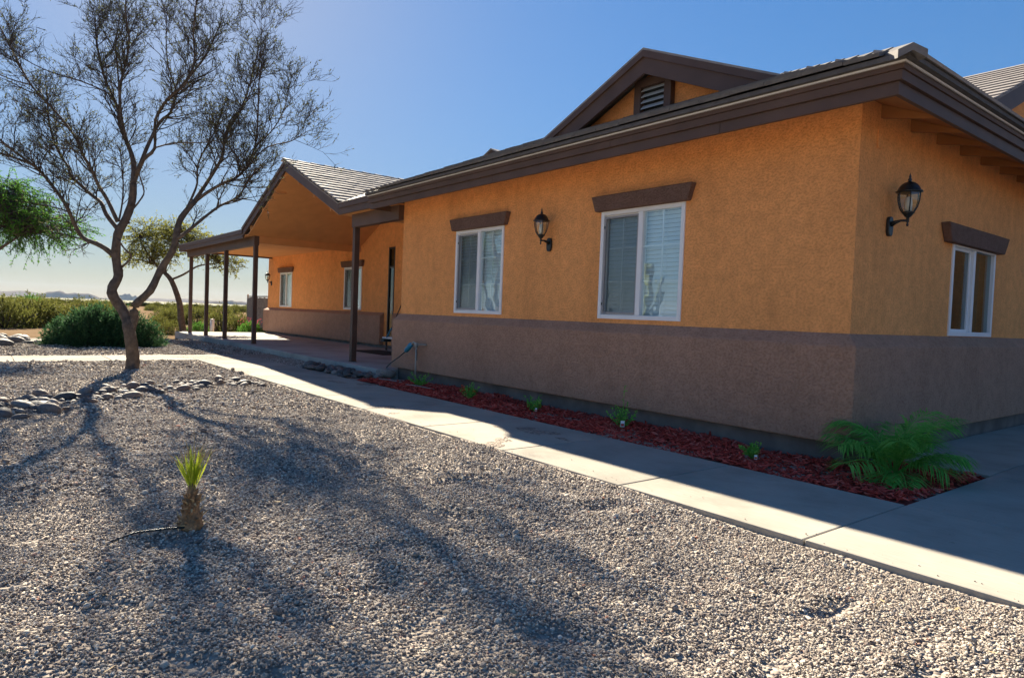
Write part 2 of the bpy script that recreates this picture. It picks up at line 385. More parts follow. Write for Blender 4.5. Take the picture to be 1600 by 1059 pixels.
def mat_screen():
    m, n, l, b = new_mat('insect_screen')
    b.inputs['Base Color'].default_value = (0.045, 0.055, 0.06, 1); b.inputs['Roughness'].default_value = 0.7
    tr = N(n, 'ShaderNodeBsdfTransparent'); mx = N(n, 'ShaderNodeMixShader'); mx.inputs[0].default_value = 0.42
    l.new(tr.outputs[0], mx.inputs[1]); l.new(b.outputs[0], mx.inputs[2]); l.new(mx.outputs[0], n['Material Output'].inputs['Surface'])
    return m
M['screen'] = mat_screen()

# ------------------------------------------------------------------ scatter helper (for stuff only)
def scatter(name, pts, rots, scl, sources, parent=None):
    me = bpy.data.meshes.new(name + '_points')
    me.vertices.add(len(pts)); me.vertices.foreach_set('co', np.asarray(pts, np.float32).ravel())
    a = me.attributes.new('rot', 'FLOAT_VECTOR', 'POINT'); a.data.foreach_set('vector', np.asarray(rots, np.float32).ravel())
    a = me.attributes.new('scl', 'FLOAT_VECTOR', 'POINT'); a.data.foreach_set('vector', np.asarray(scl, np.float32).ravel())
    a = me.attributes.new('idx', 'INT', 'POINT'); a.data.foreach_set('value', nprs.randint(0, len(sources), len(pts)).astype(np.int32))
    o = bpy.data.objects.new(name, me); COL.objects.link(o)
    if parent: o.parent = parent
    coll = bpy.data.collections.new(name + '_pieces')
    for i, s in enumerate(sources):
        so = bpy.data.objects.new('%s_piece_%02d' % (name, i), s); coll.objects.link(so)
    ng = bpy.data.node_groups.new(name, 'GeometryNodeTree')
    ng.interface.new_socket('Geometry', in_out='INPUT', socket_type='NodeSocketGeometry')
    ng.interface.new_socket('Geometry', in_out='OUTPUT', socket_type='NodeSocketGeometry')
    n = ng.nodes; l = ng.links
    gi = n.new('NodeGroupInput'); go = n.new('NodeGroupOutput')
    ip = n.new('GeometryNodeInstanceOnPoints'); ci = n.new('GeometryNodeCollectionInfo')
    ci.inputs['Collection'].default_value = coll; ci.inputs['Separate Children'].default_value = True; ci.inputs['Reset Children'].default_value = True
    def attr(nm, ty):
        x = n.new('GeometryNodeInputNamedAttribute'); x.data_type = ty; x.inputs['Name'].default_value = nm
        return next(s for s in x.outputs if s.enabled and s.name == 'Attribute')
    e2r = n.new('FunctionNodeEulerToRotation')
    l.new(attr('rot', 'FLOAT_VECTOR'), e2r.inputs[0]); l.new(e2r.outputs[0], ip.inputs['Rotation'])
    l.new(attr('scl', 'FLOAT_VECTOR'), ip.inputs['Scale']); l.new(attr('idx', 'INT'), ip.inputs['Instance Index'])
    ip.inputs['Pick Instance'].default_value = True
    l.new(gi.outputs[0], ip.inputs['Points']); l.new(ci.outputs[0], ip.inputs['Instance']); l.new(ip.outputs[0], go.inputs[0])
    md = o.modifiers.new('scatter', 'NODES'); md.node_group = ng
    return o

def stone_mesh(name, seed, mat, sub=1, flat=0.65, rough=0.22):
    r = random.Random(seed)
    bm = bmesh.new(); bmesh.ops.create_icosphere(bm, subdivisions=sub, radius=0.5)
    sx, sy, sz = 1.0, r.uniform(0.68, 0.95), r.uniform(flat * 0.8, flat * 1.15)
    dirs = [(Vector((r.uniform(-1, 1), r.uniform(-1, 1), r.uniform(-1, 1))).normalized(), r.uniform(-rough, rough)) for _ in range(7)]
    for v in bm.verts:
        k = 1 + sum(a * max(0, v.co.normalized().dot(d)) ** 2 for d, a in dirs)
        v.co = Vector((v.co.x * sx * k, v.co.y * sy * k, v.co.z * sz * k))
    me = bpy.data.meshes.new(name); bm.to_mesh(me); bm.free()
    me.materials.append(mat)
    if sub > 1: me.polygons.foreach_set('use_smooth', [True] * len(me.polygons))
    return me

# ================================================================== GROUND
GX0, GX1, GY0, GY1 = -21.0, 7.0, -16.0, -0.2
def gz(x, y):
    """height of the raked and trodden gravel"""
    x = np.asarray(x, float); y = np.asarray(y, float)
    h = -0.012 + 0.030 * (vnoise(x * 0.55, y * 0.55, 0) - 0.5) + 0.030 * (vnoise(x * 1.5 + 9, y * 1.5, 1) - 0.5) + 0.022 * (vnoise(x * 3.6, y * 3.6 + 5, 2) - 0.5)
    h = h + 0.018 * (vnoise(x * 7.5, y * 7.5, 3) - 0.5)
    for (cx, cy, ang, ln, wd, dp) in SCUFF:
        u = (x - cx) * math.cos(ang) + (y - cy) * math.sin(ang); w = -(x - cx) * math.sin(ang) + (y - cy) * math.cos(ang)
        g = np.exp(-(u / ln) ** 2 - (w / wd) ** 2)
        h = h - dp * g + dp * 0.5 * np.exp(-(u / ln) ** 2 - ((w - 1.7 * wd) / wd) ** 2)
    return h
SCUFF = [(1.9, -3.35, 1.9, 0.30, 0.055, 0.032), (2.15, -3.1, 1.85, 0.35, 0.05, 0.028), (1.55, -3.7, 1.9, 0.2, 0.06, 0.03), (2.5, -3.2, 1.9, 0.35, 0.05, 0.028)]
for i in range(80):
    SCUFF.append((rnd.uniform(-7, 3), rnd.uniform(-7.5, -2.7), rnd.uniform(0, 3.14), rnd.uniform(0.08, 0.24), rnd.uniform(0.045, 0.1), rnd.uniform(0.015, 0.034)))

mb = MB(); S_ = 14000.0
mb.add([(-S_, -S_, -0.12), (S_, -S_, -0.12), (S_, S_, -0.12), (-S_, S_, -0.12)], [(0, 1, 2, 3)])
ground = tag(mb.build('ground', M['sand']), 'pale sandy desert flat reaching to the horizon', kind='structure')

nx, ny = 400, 240
gx = np.linspace(GX0, GX1, nx); gy = np.linspace(GY0, GY1, ny)
XX, YY = np.meshgrid(gx, gy, indexing='ij'); ZZ = gz(XX, YY)
edge = np.minimum.reduce([XX - GX0, GX1 - XX, YY - GY0])
ZZ = np.where(edge < 0.6, ZZ - (0.6 - edge) * 0.12, ZZ)
ii = np.arange(nx * ny).reshape(nx, ny)
F = np.stack([ii[:-1, :-1], ii[1:, :-1], ii[1:, 1:], ii[:-1, 1:]], -1).reshape(-1, 4)
gv = link('gravel_yard', fastmesh('gravel_yard', np.stack([XX, YY, ZZ], -1).reshape(-1, 3), F, M['gravelbase'], True))
tag(gv, 'grey crushed gravel yard in front of the house', kind='structure')

# ---- loose gravel stones
PEB = [stone_mesh('pebble_%d' % i, 100 + i, M['pebble'], 1, 0.72, 0.30) for i in range(7)]
def in_concrete(x, y):
    a = (y > -2.33) & (x < 12) & (x > -13.5)           # front walk, bed and house
    b = (x > -13.48) & (x < -12.0) & (y > -9.0)        # branch path
    return a | b
def ring(n_per_m2, dmin, dmax, size, lo, hi):
    area = (7 + 20) * (12.0); n = int(area * n_per_m2)
    x = nprs.uniform(-20, 7, n); y = nprs.uniform(-12, 0, n)
    d = np.hypot(x - CAM.x, y - CAM.y)
    ang = np.degrees(np.arctan2((x - CAM.x) * -CF.x * 0 + (x - CAM.x) * CR.x + (y - CAM.y) * CR.y, (x - CAM.x) * CF.x + (y - CAM.y) * CF.y))
    k = (d >= dmin) & (d < dmax) & (np.abs(ang) < 45) & ~in_concrete(x, y)
    k &= ~((x > -13.5) & (y > -2.3))
    x, y = x[k], y[k]; n = len(x)
    s = size * np.exp(nprs.normal(0, 0.30, n)); s = np.clip(s, size * lo, size * hi) * (0.72 + 0.6 * vnoise(x * 1.3, y * 1.3, 6))
    big = nprs.rand(n) < 0.006; s = np.where(big, s * 2.0, s)
    return x, y, s
P = [ring(9800, 0.3, 4.6, 0.0100, 0.45, 2.3), ring(5200, 4.6, 8.0, 0.0135, 0.45, 2.0), ring(1800, 8.0, 13.0, 0.0215, 0.5, 1.8), ring(480, 13.0, 21.0, 0.032, 0.5, 1.7)]
# the strip between the walk and the porch, and the gravel left of the branch path
n = 9000; x = nprs.uniform(-12.0, -9.9, n); y = nprs.uniform(-0.98, -0.34, n); P.append((x, y, nprs.uniform(0.015, 0.035, n)))
n = 9000; x = nprs.uniform(-20.5, -13.5, n); y = nprs.uniform(-2.4, -0.36, n); P.append((x, y, nprs.uniform(0.02, 0.045, n)))
px = np.concatenate([p[0] for p in P]); py = np.concatenate([p[1] for p in P]); ps = np.concatenate([p[2] for p in P])
# strays kicked on to the walk
n = 130; x = nprs.uniform(-11.5, 5, n); y = -2.28 + nprs.exponential(0.10, n); STRAY = (x, y, nprs.uniform(0.004, 0.010, n))
pz = gz(px, py) + ps * nprs.uniform(0.0, 0.45, len(px))
px = np.concatenate([px, STRAY[0]]); py = np.concatenate([py, STRAY[1]]); ps = np.concatenate([ps, STRAY[2]]); pz = np.concatenate([pz, STRAY[2] * .3 + .002])
gravel = scatter('gravel_stones', np.stack([px, py, pz], -1), nprs.uniform(-0.5, 0.5, (len(px), 3)) + np.stack([np.zeros(len(px)), np.zeros(len(px)), nprs.uniform(0, 6.28, len(px))], -1),
                 np.stack([ps, ps, ps], -1), PEB)
tag(gravel, 'loose grey and pinkish gravel stones covering the yard', 'gravel', kind='stuff')
print('pebbles', len(px))

n = 520; rs_ = np.random.RandomState(77)
x = np.concatenate([rs_.uniform(-11.5, 3, n), rs_.normal(-8.5, 1.6, n)]); y = np.concatenate([rs_.uniform(-7.5, -2.4, n), rs_.normal(-4.4, .9, n)])
k = ~in_concrete(x, y); x, y = x[k], y[k]; n = len(x); a = rs_.uniform(0, 6.28, n); L = rs_.uniform(.008, .03, n); w = rs_.uniform(.002, .006, n); z = gz(x, y) + .014
d = np.stack([np.cos(a), np.sin(a), rs_.normal(0, .25, n)], -1); q = np.stack([-np.sin(a), np.cos(a), rs_.normal(0, .4, n)], -1); c = np.stack([x, y, z], -1)
V = np.stack([c - d * L[:, None], c + q * w[:, None], c + d * L[:, None], c - q * w[:, None]], 1).reshape(-1, 3)
tag(link('leaf_litter', fastmesh('leaf_litter', V, np.arange(4 * n).reshape(n, 4), M['straw'])), 'dry leaf and twig litter strewn on the gravel', 'litter', kind='stuff')
# ---- concrete walk, one slab between every pair of joints
walk = thing('sidewalk', None, None); tag(walk, 'pale broomed concrete walk along the house front', kind='structure')
JX = [0.891, -0.445, -1.785, -3.105, -4.435, -5.745, -7.07, -8.39, -9.71, -11.03, -11.96]
def slab(x0, x1, y0, y1, z1=0.0, par=walk, mat='concrete', nm='slab', th=0.11, g=0.005, bev=0.008):
    b = MB(); b.box(x0 + g, x1 - g, y0 + g, y1 - g, z1 - th, z1)
    return b.build(nm, M[mat], par, bevel=bev)
for a, b_ in zip(JX[:-1], JX[1:]): slab(b_, a, -2.298, -0.983)
slab(-13.46, -11.96, -2.298, -0.983)
for k in range(5): slab(-13.46, -11.96, -2.298 - 1.5 * (k + 1), -2.298 - 1.5 * k)
slab(0.891, 2.35, -2.298, -0.990, 0.002); slab(2.35, 3.8, -2.298, -0.990, 0.002); slab(3.8, 6.5, -2.298, -0.990, 0.002)
slab(0.891, 2.35, -0.990, 0.64, 0.002); slab(2.35, 3.8, -0.990, 0.64, 0.002); slab(3.8, 6.5, -0.99, 0.64, 0.002)
slab(0.03, 0.884, 0.64, 4.0, 0.002); slab(0.884, 2.35, 0.64, 4.0, 0.002); slab(2.35, 6.5, 0.64, 4.0, 0.002)
slab(0.03, 2.35, 4.0, 12.0, 0.002); slab(2.35, 6.5, 4.0, 12.0, 0.002)
mb = MB(); mb.box(-13.4, 0.885, -2.28, -1.0, -0.115, -0.055); mb.box(0.9, 6.4, -2.28, 11.9, -0.115, -0.055)
mb.build('joint_bed', M['soil'], walk)

# ---- planting bed
mb = MB()
nx2, ny2 = 90, 16
def bedz(x, y): return -0.052 + 0.05 * vnoise(np.asarray(x) * 1.7 + 3, np.asarray(y) * 2.3, 4) + 0.02 * vnoise(np.asarray(x) * 6, np.asarray(y) * 6, 5)
bx = np.linspace(-7.45, 0.886, nx2); by = np.linspace(-0.98, 0.635, ny2)
BX, BY = np.meshgrid(bx, by, indexing='ij'); BZ = bedz(BX, BY)
ii = np.arange(nx2 * ny2).reshape(nx2, ny2)
F = np.stack([ii[:-1, :-1], ii[1:, :-1], ii[1:, 1:], ii[:-1, 1:]], -1).reshape(-1, 4)
bed = link('planting_bed', fastmesh('planting_bed', np.stack([BX, BY, BZ], -1).reshape(-1, 3), F, M['soil'], True))
tag(bed, 'narrow planting bed between the walk and the house wall', kind='structure')
def chip_mesh(seed):
    r = random.Random(seed); b = MB(); L = 0.5; w = r.uniform(0.10, 0.2); h = r.uniform(0.04, 0.09); c = r.uniform(-0.08, 0.08)
    b.add([(-L, -w * .6, 0), (0, -w, c), (L, -w * .4, 0), (L, w * .5, 0), (0, w, c), (-L, w * .7, 0), (-L, -w * .4, h), (0, -w * .8, c + h), (L, -w * .3, h), (L, w * .4, h), (0, w * .8, c + h), (-L, w * .5, h)],
          [(0, 1, 2, 3, 4, 5), (6, 7, 8, 9, 10, 11), (0, 1, 7, 6), (1, 2, 8, 7), (2, 3, 9, 8), (3, 4, 10, 9), (4, 5, 11, 10), (5, 0, 6, 11)])
    return b.mesh('chip_%d' % seed, M['chip'])
n = 16000
x = nprs.uniform(-7.45, 0.86, n); y = nprs.uniform(-0.965, 0.6, n)
k = ((y < -0.03) | (x > 0.05)) & ~((x < -6.9) & (y > -0.35 - (x + 7.45) * 0.5) & (x < -7.2))
x, y = x[k], y[k]
mul = scatter('mulch_chips', np.stack([x, y, bedz(x, y) + nprs.uniform(0.0, 0.03, len(x))], -1),
              np.stack([nprs.normal(0, .35, len(x)), nprs.normal(0, .35, len(x)), nprs.uniform(0, 6.28, len(x))], -1),
              np.repeat(nprs.uniform(0.035, 0.085, len(x))[:, None], 3, 1), [chip_mesh(i) for i in range(6)])
tag(mul, 'red wood chip mulch filling the bed by the wall', 'mulch', kind='stuff')

# ================================================================== HOUSE
house = thing('house', 'orange stucco house with brown wainscot, brown trim and covered porch', 'house')
WL = -7.775
def wall_with_holes(b, u0, u1, z0, z1, holes, put):
    """put(u0,u1,z0,z1): adds one box; holes: (u0,u1,z0,z1) sorted by u"""
    u = u0
    for (a, c, e, g) in holes:
        put(u, a, z0, z1); put(a, c, z0, e); put(a, c, g, z1); u = c
    put(u, u1, z0, z1)
W1 = (-6.085, -4.873, 1.15, 2.408); W2 = (-2.977, -1.764, 1.15, 2.408); WR = (2.13, 3.42, 1.106, 2.09)
mb = MB()
wall_with_holes(mb, WL, 0.0, 0.15, 3.12, [W1, W2], lambda a, b, c, d: mb.box(a, b, 0.0, 0.16, c, d))
wall_with_holes(mb, 0.16, 11.0, 0.15, 3.12, [WR], lambda a, b, c, d: mb.box(-0.16, 0.0, a, b, c, d))
mb.box(WL, WL + 0.16, 0.16, 4.5, 0.15, 3.12)
# weld coincident verts so that the stucco has no seams
wall = mb.build('wall', M['orange'], house)
tag(wall, 'orange stucco upper wall')
def weld(o):
    bm = bmesh.new(); bm.from_mesh(o.data); bmesh.ops.remove_doubles(bm, verts=bm.verts, dist=1e-4); bm.to_mesh(o.data); bm.free()
# rear porch walls
YB = 2.95; XL = -23.6; XR = -14.05
P1 = (-22.27, -21.06, 1.13, 2.38); P2 = (-16.69, -15.48, 1.13, 2.40)
mb = MB()
wall_with_holes(mb, XL, XR, 0.12, 3.02, [P1, P2], lambda a, b, c, d: mb.box(a, b, YB, YB + 0.16, c, d))
mb.box(XL, XL + 0.16, YB + .16, 11, 0.0, 3.6)
SLT = (-13.86, -13.52, 0.40, 2.86)
wall_with_holes(mb, XR + 0.001, WL, 0.12, 3.02, [SLT], lambda a, b, c, d: mb.box(a, b, YB, YB + 0.16, c, d))
mb.prism([(-16.2, YB + 0.003, 3.02), (-9.6, YB + 0.003, 3.02), (-12.9, YB + 0.003, 4.4)], (0, 0.15, 0))
mb.build('porch_wall', M['orange'], house)
# wainscot with sloping ledge
PROF = [(0.0, 0.167), (0.105, 0.167), (0.105, 0.985), (0.098, 1.003), (0.0, 1.106)]
mb = MB(); mb.sweep([(WL, 4.5), (WL, 0), (0, 0), (0, 11)], PROF, [(-1, 0), (0, -1), (1, 0)])
tag(mb.build('wainscot', M['brown'], house, bevel=0.012), 'brown stucco wainscot with sloping ledge')
mb = MB(); PP = [(0.0, 0.20), (0.13, 0.20), (0.13, 0.985), (0.122, 1.003), (0.0, 1.09)]
mb.sweep([(XL, 9), (XL, YB), (XR, YB)], PP, [(-1, 0), (0, -1)])
mb.sweep([(SLT[1] + .02, YB), (WL, YB)], [(a * .5, b) for a, b in PP], [(0, -1)])
mb.build('wainscot', M['brown'], house, bevel=0.012)
mb = MB(); mb.sweep([(WL, 4.5), (WL, 0), (0, 0), (0, 11)], [(-0.15, -0.12), (0.018, -0.12), (0.018, 0.166), (-0.15, 0.166)], [(-1, 0), (0, -1), (1, 0)])
mb.build('foundation', M['found'], house)

mb = MB(); mb.sweep([(XL, 9), (XL, YB), (WL, YB)], [(-.02, .121), (.03, .121), (.03, .199), (-.02, .199)], [(-1, 0), (0, -1)]); mb.build('foundation', M['found'], house)  # dark strip put in for the shadow gap under the porch wainscot
# ---- fascia round the wing (two boards and a drip edge), soffit, rafter tails
PATH = [(WL, 1.2), (WL, 0), (0, 0), (0, 11)]; OUT = [(-1, 0), (0, -1), (1, 0)]
def sw(name, prof, mat, path=PATH, out=OUT, bev=0.0):
    b = MB(); b.sweep(path, prof, out); return b.build(name, M[mat], house, bevel=bev)
LEFT_END = WL - 0.33
PATHE = [(LEFT_END, 0), (0, 0), (0, 11)]; OUTE = [(0, -1), (1, 0)]
for prof, seams in (([(0.450, 2.885), (0.485, 2.885), (0.485, 2.983), (0.450, 2.983)], (-4.55, -1.05)), ([(0.455, 2.985), (0.512, 2.985), (0.516, 3.055), (0.455, 3.055)], (-5.9, -2.4)), ([(0.455, 3.057), (0.530, 3.057), (0.534, 3.094), (0.455, 3.094)], (-3.6,))):
    cuts = [LEFT_END] + list(seams)
    for i, x0 in enumerate(cuts):
        if i < len(cuts) - 1: sw('fascia', prof, 'trim', [(x0, 0), (cuts[i + 1] - .004, 0)], [(0, -1)], 0.003)
        else: sw('fascia', prof, 'trim', [(x0, 0), (0, 0), (0, 11)], OUTE, 0.003)
sw('drip_edge', [(0.452, 3.096), (0.552, 3.096), (0.552, 3.108), (0.452, 3.110)], 'white', PATHE, OUTE)
mb = MB(); mb.box(LEFT_END - 0.004, LEFT_END + 0.03, -0.448, 0.6, 2.89, 3.135); mb.build('fascia', M['trim'], house)
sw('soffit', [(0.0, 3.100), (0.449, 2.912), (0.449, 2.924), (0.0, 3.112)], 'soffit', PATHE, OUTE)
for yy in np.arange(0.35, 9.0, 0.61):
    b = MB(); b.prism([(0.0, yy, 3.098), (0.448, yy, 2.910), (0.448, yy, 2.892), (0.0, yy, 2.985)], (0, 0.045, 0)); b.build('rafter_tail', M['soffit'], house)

# ---- roofs
PITCH_R = 0.4167
E0 = 0.575; ZE = 3.135; RY = 3.85
def zroof(y): return ZE + PITCH_R * (y + E0)
RZ = zroof(RY); RXH = E0 - (RY + E0)
def slabpoly(b, pts, th=0.05):
    b.prism(pts, (0, 0, -th))
mb = MB()
slabpoly(mb, [(LEFT_END, -E0 + .03, ZE - .015), (E0 - .03, -E0 + .03, ZE - .015), (RXH, RY, RZ - .02), (LEFT_END, RY, RZ - .02)], 0.03)
slabpoly(mb, [(E0 - .03, -E0 + .03, ZE - .015), (E0 - .03, 11, ZE - .015), (RXH, 11, RZ - .02), (RXH, RY, RZ - .02)], 0.03)
slabpoly(mb, [(LEFT_END, RY, RZ - .02), (RXH, RY, RZ - .02), (RXH, 9, RZ - 1.5), (LEFT_END, 9, RZ - 1.5)], 0.03)
mb.prism([(LEFT_END + 0.01, -0.4, 3.1), (LEFT_END + 0.01, RY, RZ - .05), (LEFT_END + 0.01, 8, 3.1)], (0.05, 0, 0))
wroof = mb.build('wing_roof', M['tile'], house)
TW, TL, TE = 0.33, 0.40, 0.33
def tile_box(b, o, ax, upv, w, l, th=0.022, lift=0.028):
    """one flat tile: o = lower left corner on the roof plane, ax = along the course, upv = up the slope"""
    ax = Vector(ax); upv = Vector(upv); nrm = ax.cross(upv).normalized()
    if nrm.z < 0: nrm = -nrm
    o = Vector(o)
    a0 = o + nrm * lift; a1 = o + ax * w + nrm * lift; a2 = o + ax * w + upv * l + nrm * 0.003; a3 = o + upv * l + nrm * 0.003
    b.add([a0, a1, a2, a3] + [p + nrm * th for p in (a0, a1, a2, a3)], [(0, 3, 2, 1), (4, 5, 6, 7), (0, 1, 5, 4), (1, 2, 6, 5), (2, 3, 7, 6), (3, 0, 4, 7)])
sl = math.hypot(1, PITCH_R)
upF = Vector((0, 1, PITCH_R)) / sl
mb = MB()
nrow = int((RY + E0) * sl / TE)
for i in range(nrow):
    d = i * TE; yy = -E0 - 0.03 + d / sl; zz = ZE + PITCH_R * (d / sl) - 0.012
    xr = E0 - (d + TL * .5) / sl
    x = LEFT_END + (TW / 2 if i % 2 else 0) - 0.02
    while x < xr - 0.05:
        w = min(TW - 0.004, xr - x)
        tile_box(mb, (x, yy + rnd.uniform(-.004, .004), zz), (1, 0, 0), upF, w, TL, th=0.028, lift=0.032 + rnd.uniform(0, .006))
        x += TW
o = mb.build('roof_tiles', M['tile_shaded'], wroof); tag(o, kind='stuff')
mb = MB(); mb.sweep([(LEFT_END, 0), (0, 0), (0, 11)], [(E0 - .03, ZE - .022), (E0 + .018, ZE - .024), (E0 + .018, ZE + .012), (E0 - .03, ZE + .03)], [(0, -1), (1, 0)]); mb.build('eave_closure', M['tile_shaded'], wroof)
# right hip slope
mb = MB(); upH = Vector((-1, 0, PITCH_R)) / sl
for i in range(nrow):
    d = i * TE; xx = E0 + 0.03 - d / sl; zz = ZE + PITCH_R * (d / sl) - 0.012
    y = -E0 + (d + TL * .5) / sl + (TW / 2 if i % 2 else 0)
    while y < 9:
        tile_box(mb, (xx, y, zz), (0, 1, 0), upH, TW - 0.004, TL); y += TW
o = mb.build('roof_tiles', M['tile'], wroof); tag(o, kind='stuff')
# hip caps
hd = Vector((-1, 1, PITCH_R)); hl = hd.length; hd.normalize()
for k in range(12):
    p = Vector((E0 + 0.05, -E0 - 0.05, ZE + 0.016)) + hd * (k * 0.36)
    b = MB(); q = p + hd * 0.42; sx = Vector((1, 1, 0)).normalized() * 0.10
    n_ = Vector((0, 0, 1))
    for s in (-1, 1):
        e0 = p + sx * s - n_ * 0.045; e1 = q + sx * s - n_ * 0.055
        b.add([p + n_ * 0.034, e0 + n_ * .03, e1 + n_ * .02, q + n_ * 0.024, p - n_ * 0.02, e0 - n_ * .03, e1 - n_ * .05, q - n_ * .04], [(0, 1, 2, 3), (4, 7, 6, 5), (0, 4, 5, 1), (1, 5, 6, 2), (2, 6, 7, 3)])
    b.build('hip_cap', M['tile_shaded'], wroof)

# ---- dormer gable with the louvred vent
def rake(b, ax, az, fx, fz, y0, y1, drop, z_up=0.0):
    """sloping board in a plane y = const between apex and foot, top edge on the line"""
    b.prism([(ax, y0, az + z_up), (fx, y0, fz + z_up), (fx, y0, fz + z_up - drop), (ax, y0, az + z_up - drop)], (0, y1 - y0, 0))
DA = (-3.32, 4.66); DL = (-5.55, 4.66 - 2.23 * 0.425); DR = (-1.02, 4.66 - 2.30 * 0.425)
DY = 1.0
mb = MB()
for F_ in (DL, DR): rake(mb, DA[0], DA[1] - 0.02, F_[0], F_[1] - 0.02, DY, DY + 0.04, 0.27)
g = mb.build('dormer_rake', M['trim'], house)
mb = MB()
for F_ in (DL, DR): rake(mb, DA[0], DA[1] + 0.005, F_[0], F_[1] + 0.005, DY - 0.03, DY - 0.002, 0.085)
mb.build('dormer_rake', M['trim'], house)
mb = MB()
mb.prism([(DL[0] + .1, DY + .3, 3.6), (DR[0] - .1, DY + .3, 3.6), (DR[0] - .1, DY + .3, DR[1] - .12), (DA[0], DY + .3, DA[1] - .12), (DL[0] + .1, DY + .3, DL[1] - .12)], (0, 0.1, 0))
mb.build('dormer_wall', M['orange'], house)
mb = MB()
for F_ in (DL, DR):
    mb.prism([(DA[0], DY - 0.03, DA[1] + .035), (F_[0], DY - 0.03, F_[1] + .035), (F_[0], DY - 0.03, F_[1] + .008), (DA[0], DY - 0.03, DA[1] + .008)], (0, 4.2, 0))
mb.build('dormer_roof', M['tile'], house)
# vent
VX0, VX1, VZ0, VZ1 = -3.66, -3.03, 3.74, 4.40
mb = MB(); yv = DY + 0.3
fr = 0.115
mb.box(VX0, VX0 + fr, yv - 0.09, yv - .002, VZ0, VZ1); mb.box(VX1 - fr, VX1, yv - 0.09, yv - .002, VZ0, VZ1)
mb.box(VX0 + fr, VX1 - fr, yv - 0.09, yv - .002, VZ1 - fr, VZ1)
vent = mb.build('vent', M['trim'], house, bevel=0.006); tag(vent, 'square louvred attic vent in brown frame')
b = MB(); b.box(VX0 + fr, VX1 - fr, yv - 0.012, yv - 0.003, VZ0, VZ1 - fr); b.build('vent_back', M['black'], vent)
for k in range(7):
    z = VZ0 + 0.02 + k * 0.078
    b = MB(); b.prism([(VX0 + fr, yv - 0.075, z), (VX0 + fr, yv - 0.018, z + 0.055), (VX0 + fr, yv - 0.018, z + 0.063), (VX0 + fr, yv - 0.075, z + 0.010)], (VX1 - VX0 - 2 * fr, 0, 0))
    b.build('louvre_slat', M['louvre'], vent)
# small gablet farther left
GA = (-8.0, 4.335)
mb = MB(); mb.prism([(GA[0] - 0.55, 2.0, GA[1] - .235), (GA[0] + 0.55, 2.0, GA[1] - .235), (GA[0], 2.0, GA[1])], (0, 0.05, 0))
mb.build('gablet', M['trim'], house)
mb = MB()
for s in (-1, 1): mb.prism([(GA[0], 1.97, GA[1] + .03), (GA[0] + s * .58, 1.97, GA[1] - .218), (GA[0] + s * .58, 1.97, GA[1] - .24), (GA[0], 1.97, GA[1] + .004)], (0, 2.5, 0))
mb.build('gablet_roof', M['tile'], house)

# ---- taller roof at the back right, gable end facing right
RX0 = -1.0
mb = MB()
zr = lambda y: 4.56 + 0.44 * (y - 5.8)
mb.prism([(RX0, 3.4, zr(3.4) - .05), (RX0, 9.3, zr(9.3) - .05), (RX0, 15.2, zr(3.4) - .05), (RX0, 15.2, 3.3), (RX0, 3.4, 3.3)], (-0.15, 0, 0))
mb.build('rear_gable_wall', M['orange'], house)
mb = MB(); mb.prism([(RX0 + .25, 3.0, zr(3.0)), (RX0 + .25, 9.3, zr(9.3)), (RX0 + .25, 9.3, zr(9.3) - .28), (RX0 + .25, 3.0, zr(3.0) - .28)], (-0.05, 0, 0))
mb.build('rear_rake', M['trim'], house)
mb = MB(); mb.prism([(RX0 + .25, 3.0, zr(3.0) + .03), (RX0 + .25, 9.3, zr(9.3) + .03), (RX0 + .25, 9.3, zr(9.3) + .002), (RX0 + .25, 3.0, zr(3.0) + .002)], (-7, 0, 0))
mb.prism([(RX0 + .25, 9.3, zr(9.3) + .03), (RX0 + .25, 15.6, zr(3.0) + .03), (RX0 + .25, 15.6, zr(3.0)), (RX0 + .25, 9.3, zr(9.3))], (-7, 0, 0))
rroof = mb.build('rear_roof', M['tile'], house)
mb = MB(); s2 = math.hypot(1, .44); upB = Vector((0, 1, .44)) / s2
for i in range(20):
    d = i * TE; yy = 3.0 + d / s2; zz = zr(yy) + .03
    if yy > 9.1: break
    x = RX0 + .28 - 5.0 + (TW / 2 if i % 2 else 0)
    while x < RX0 + .27:
        tile_box(mb, (x, yy, zz), (1, 0, 0), upB, min(TW - .004, RX0 + .28 - x), min(TL, (9.33 - yy) * s2)); x += TW
tag(mb.build('roof_tiles', M['tile'], rroof), kind='stuff')

b = MB(); b.box(0.01, 9.0, 12.2, 12.4, 0.0, 3.2); b.build('unseen_wing_wall', M['orange'], house)  # unseen wall, added for the side window to mirror instead of sky
# ---- porch roof: gable in the middle, eaves to both sides
YG = -0.30
AX, AZ = -12.90, 4.481; RFX, RFZ = -9.82, 3.19; LFX, LFZ = -15.98, 3.19
gp = (AZ - RFZ) / (RFX - AX)
mb = MB()
for (fx, fz) in ((RFX, RFZ), (LFX, LFZ)):
    rake(mb, AX, AZ, fx, fz, YG, YG + 0.04, 0.215)
rk = mb.build('porch_rake', M['trim'], house)
mb = MB()
for (fx, fz) in ((RFX, RFZ), (LFX, LFZ)): rake(mb, AX, AZ + 0.004, fx, fz + .004, YG - 0.025, YG - 0.002, 0.07)
mb.build('porch_rake', M['trim'], house)
for (x0, x1, dz) in ((RFX - .02, LEFT_END - .01, 0.0), (-23.2, LFX + .02, -0.05)):
    b = MB(); b.box(x0, x1, YG, YG + 0.04, 2.975 + dz, 3.185 + dz); b.build('porch_fascia', M['trim'], house)
    b = MB(); b.box(x0, x1, YG - 0.022, YG - 0.002, 3.095 + dz, 3.20 + dz); b.build('porch_fascia', M['trim'], house)
b = MB(); b.box(-23.24, -23.20, YG, 6, 2.93, 3.14); b.build('porch_fascia', M['trim'], house)
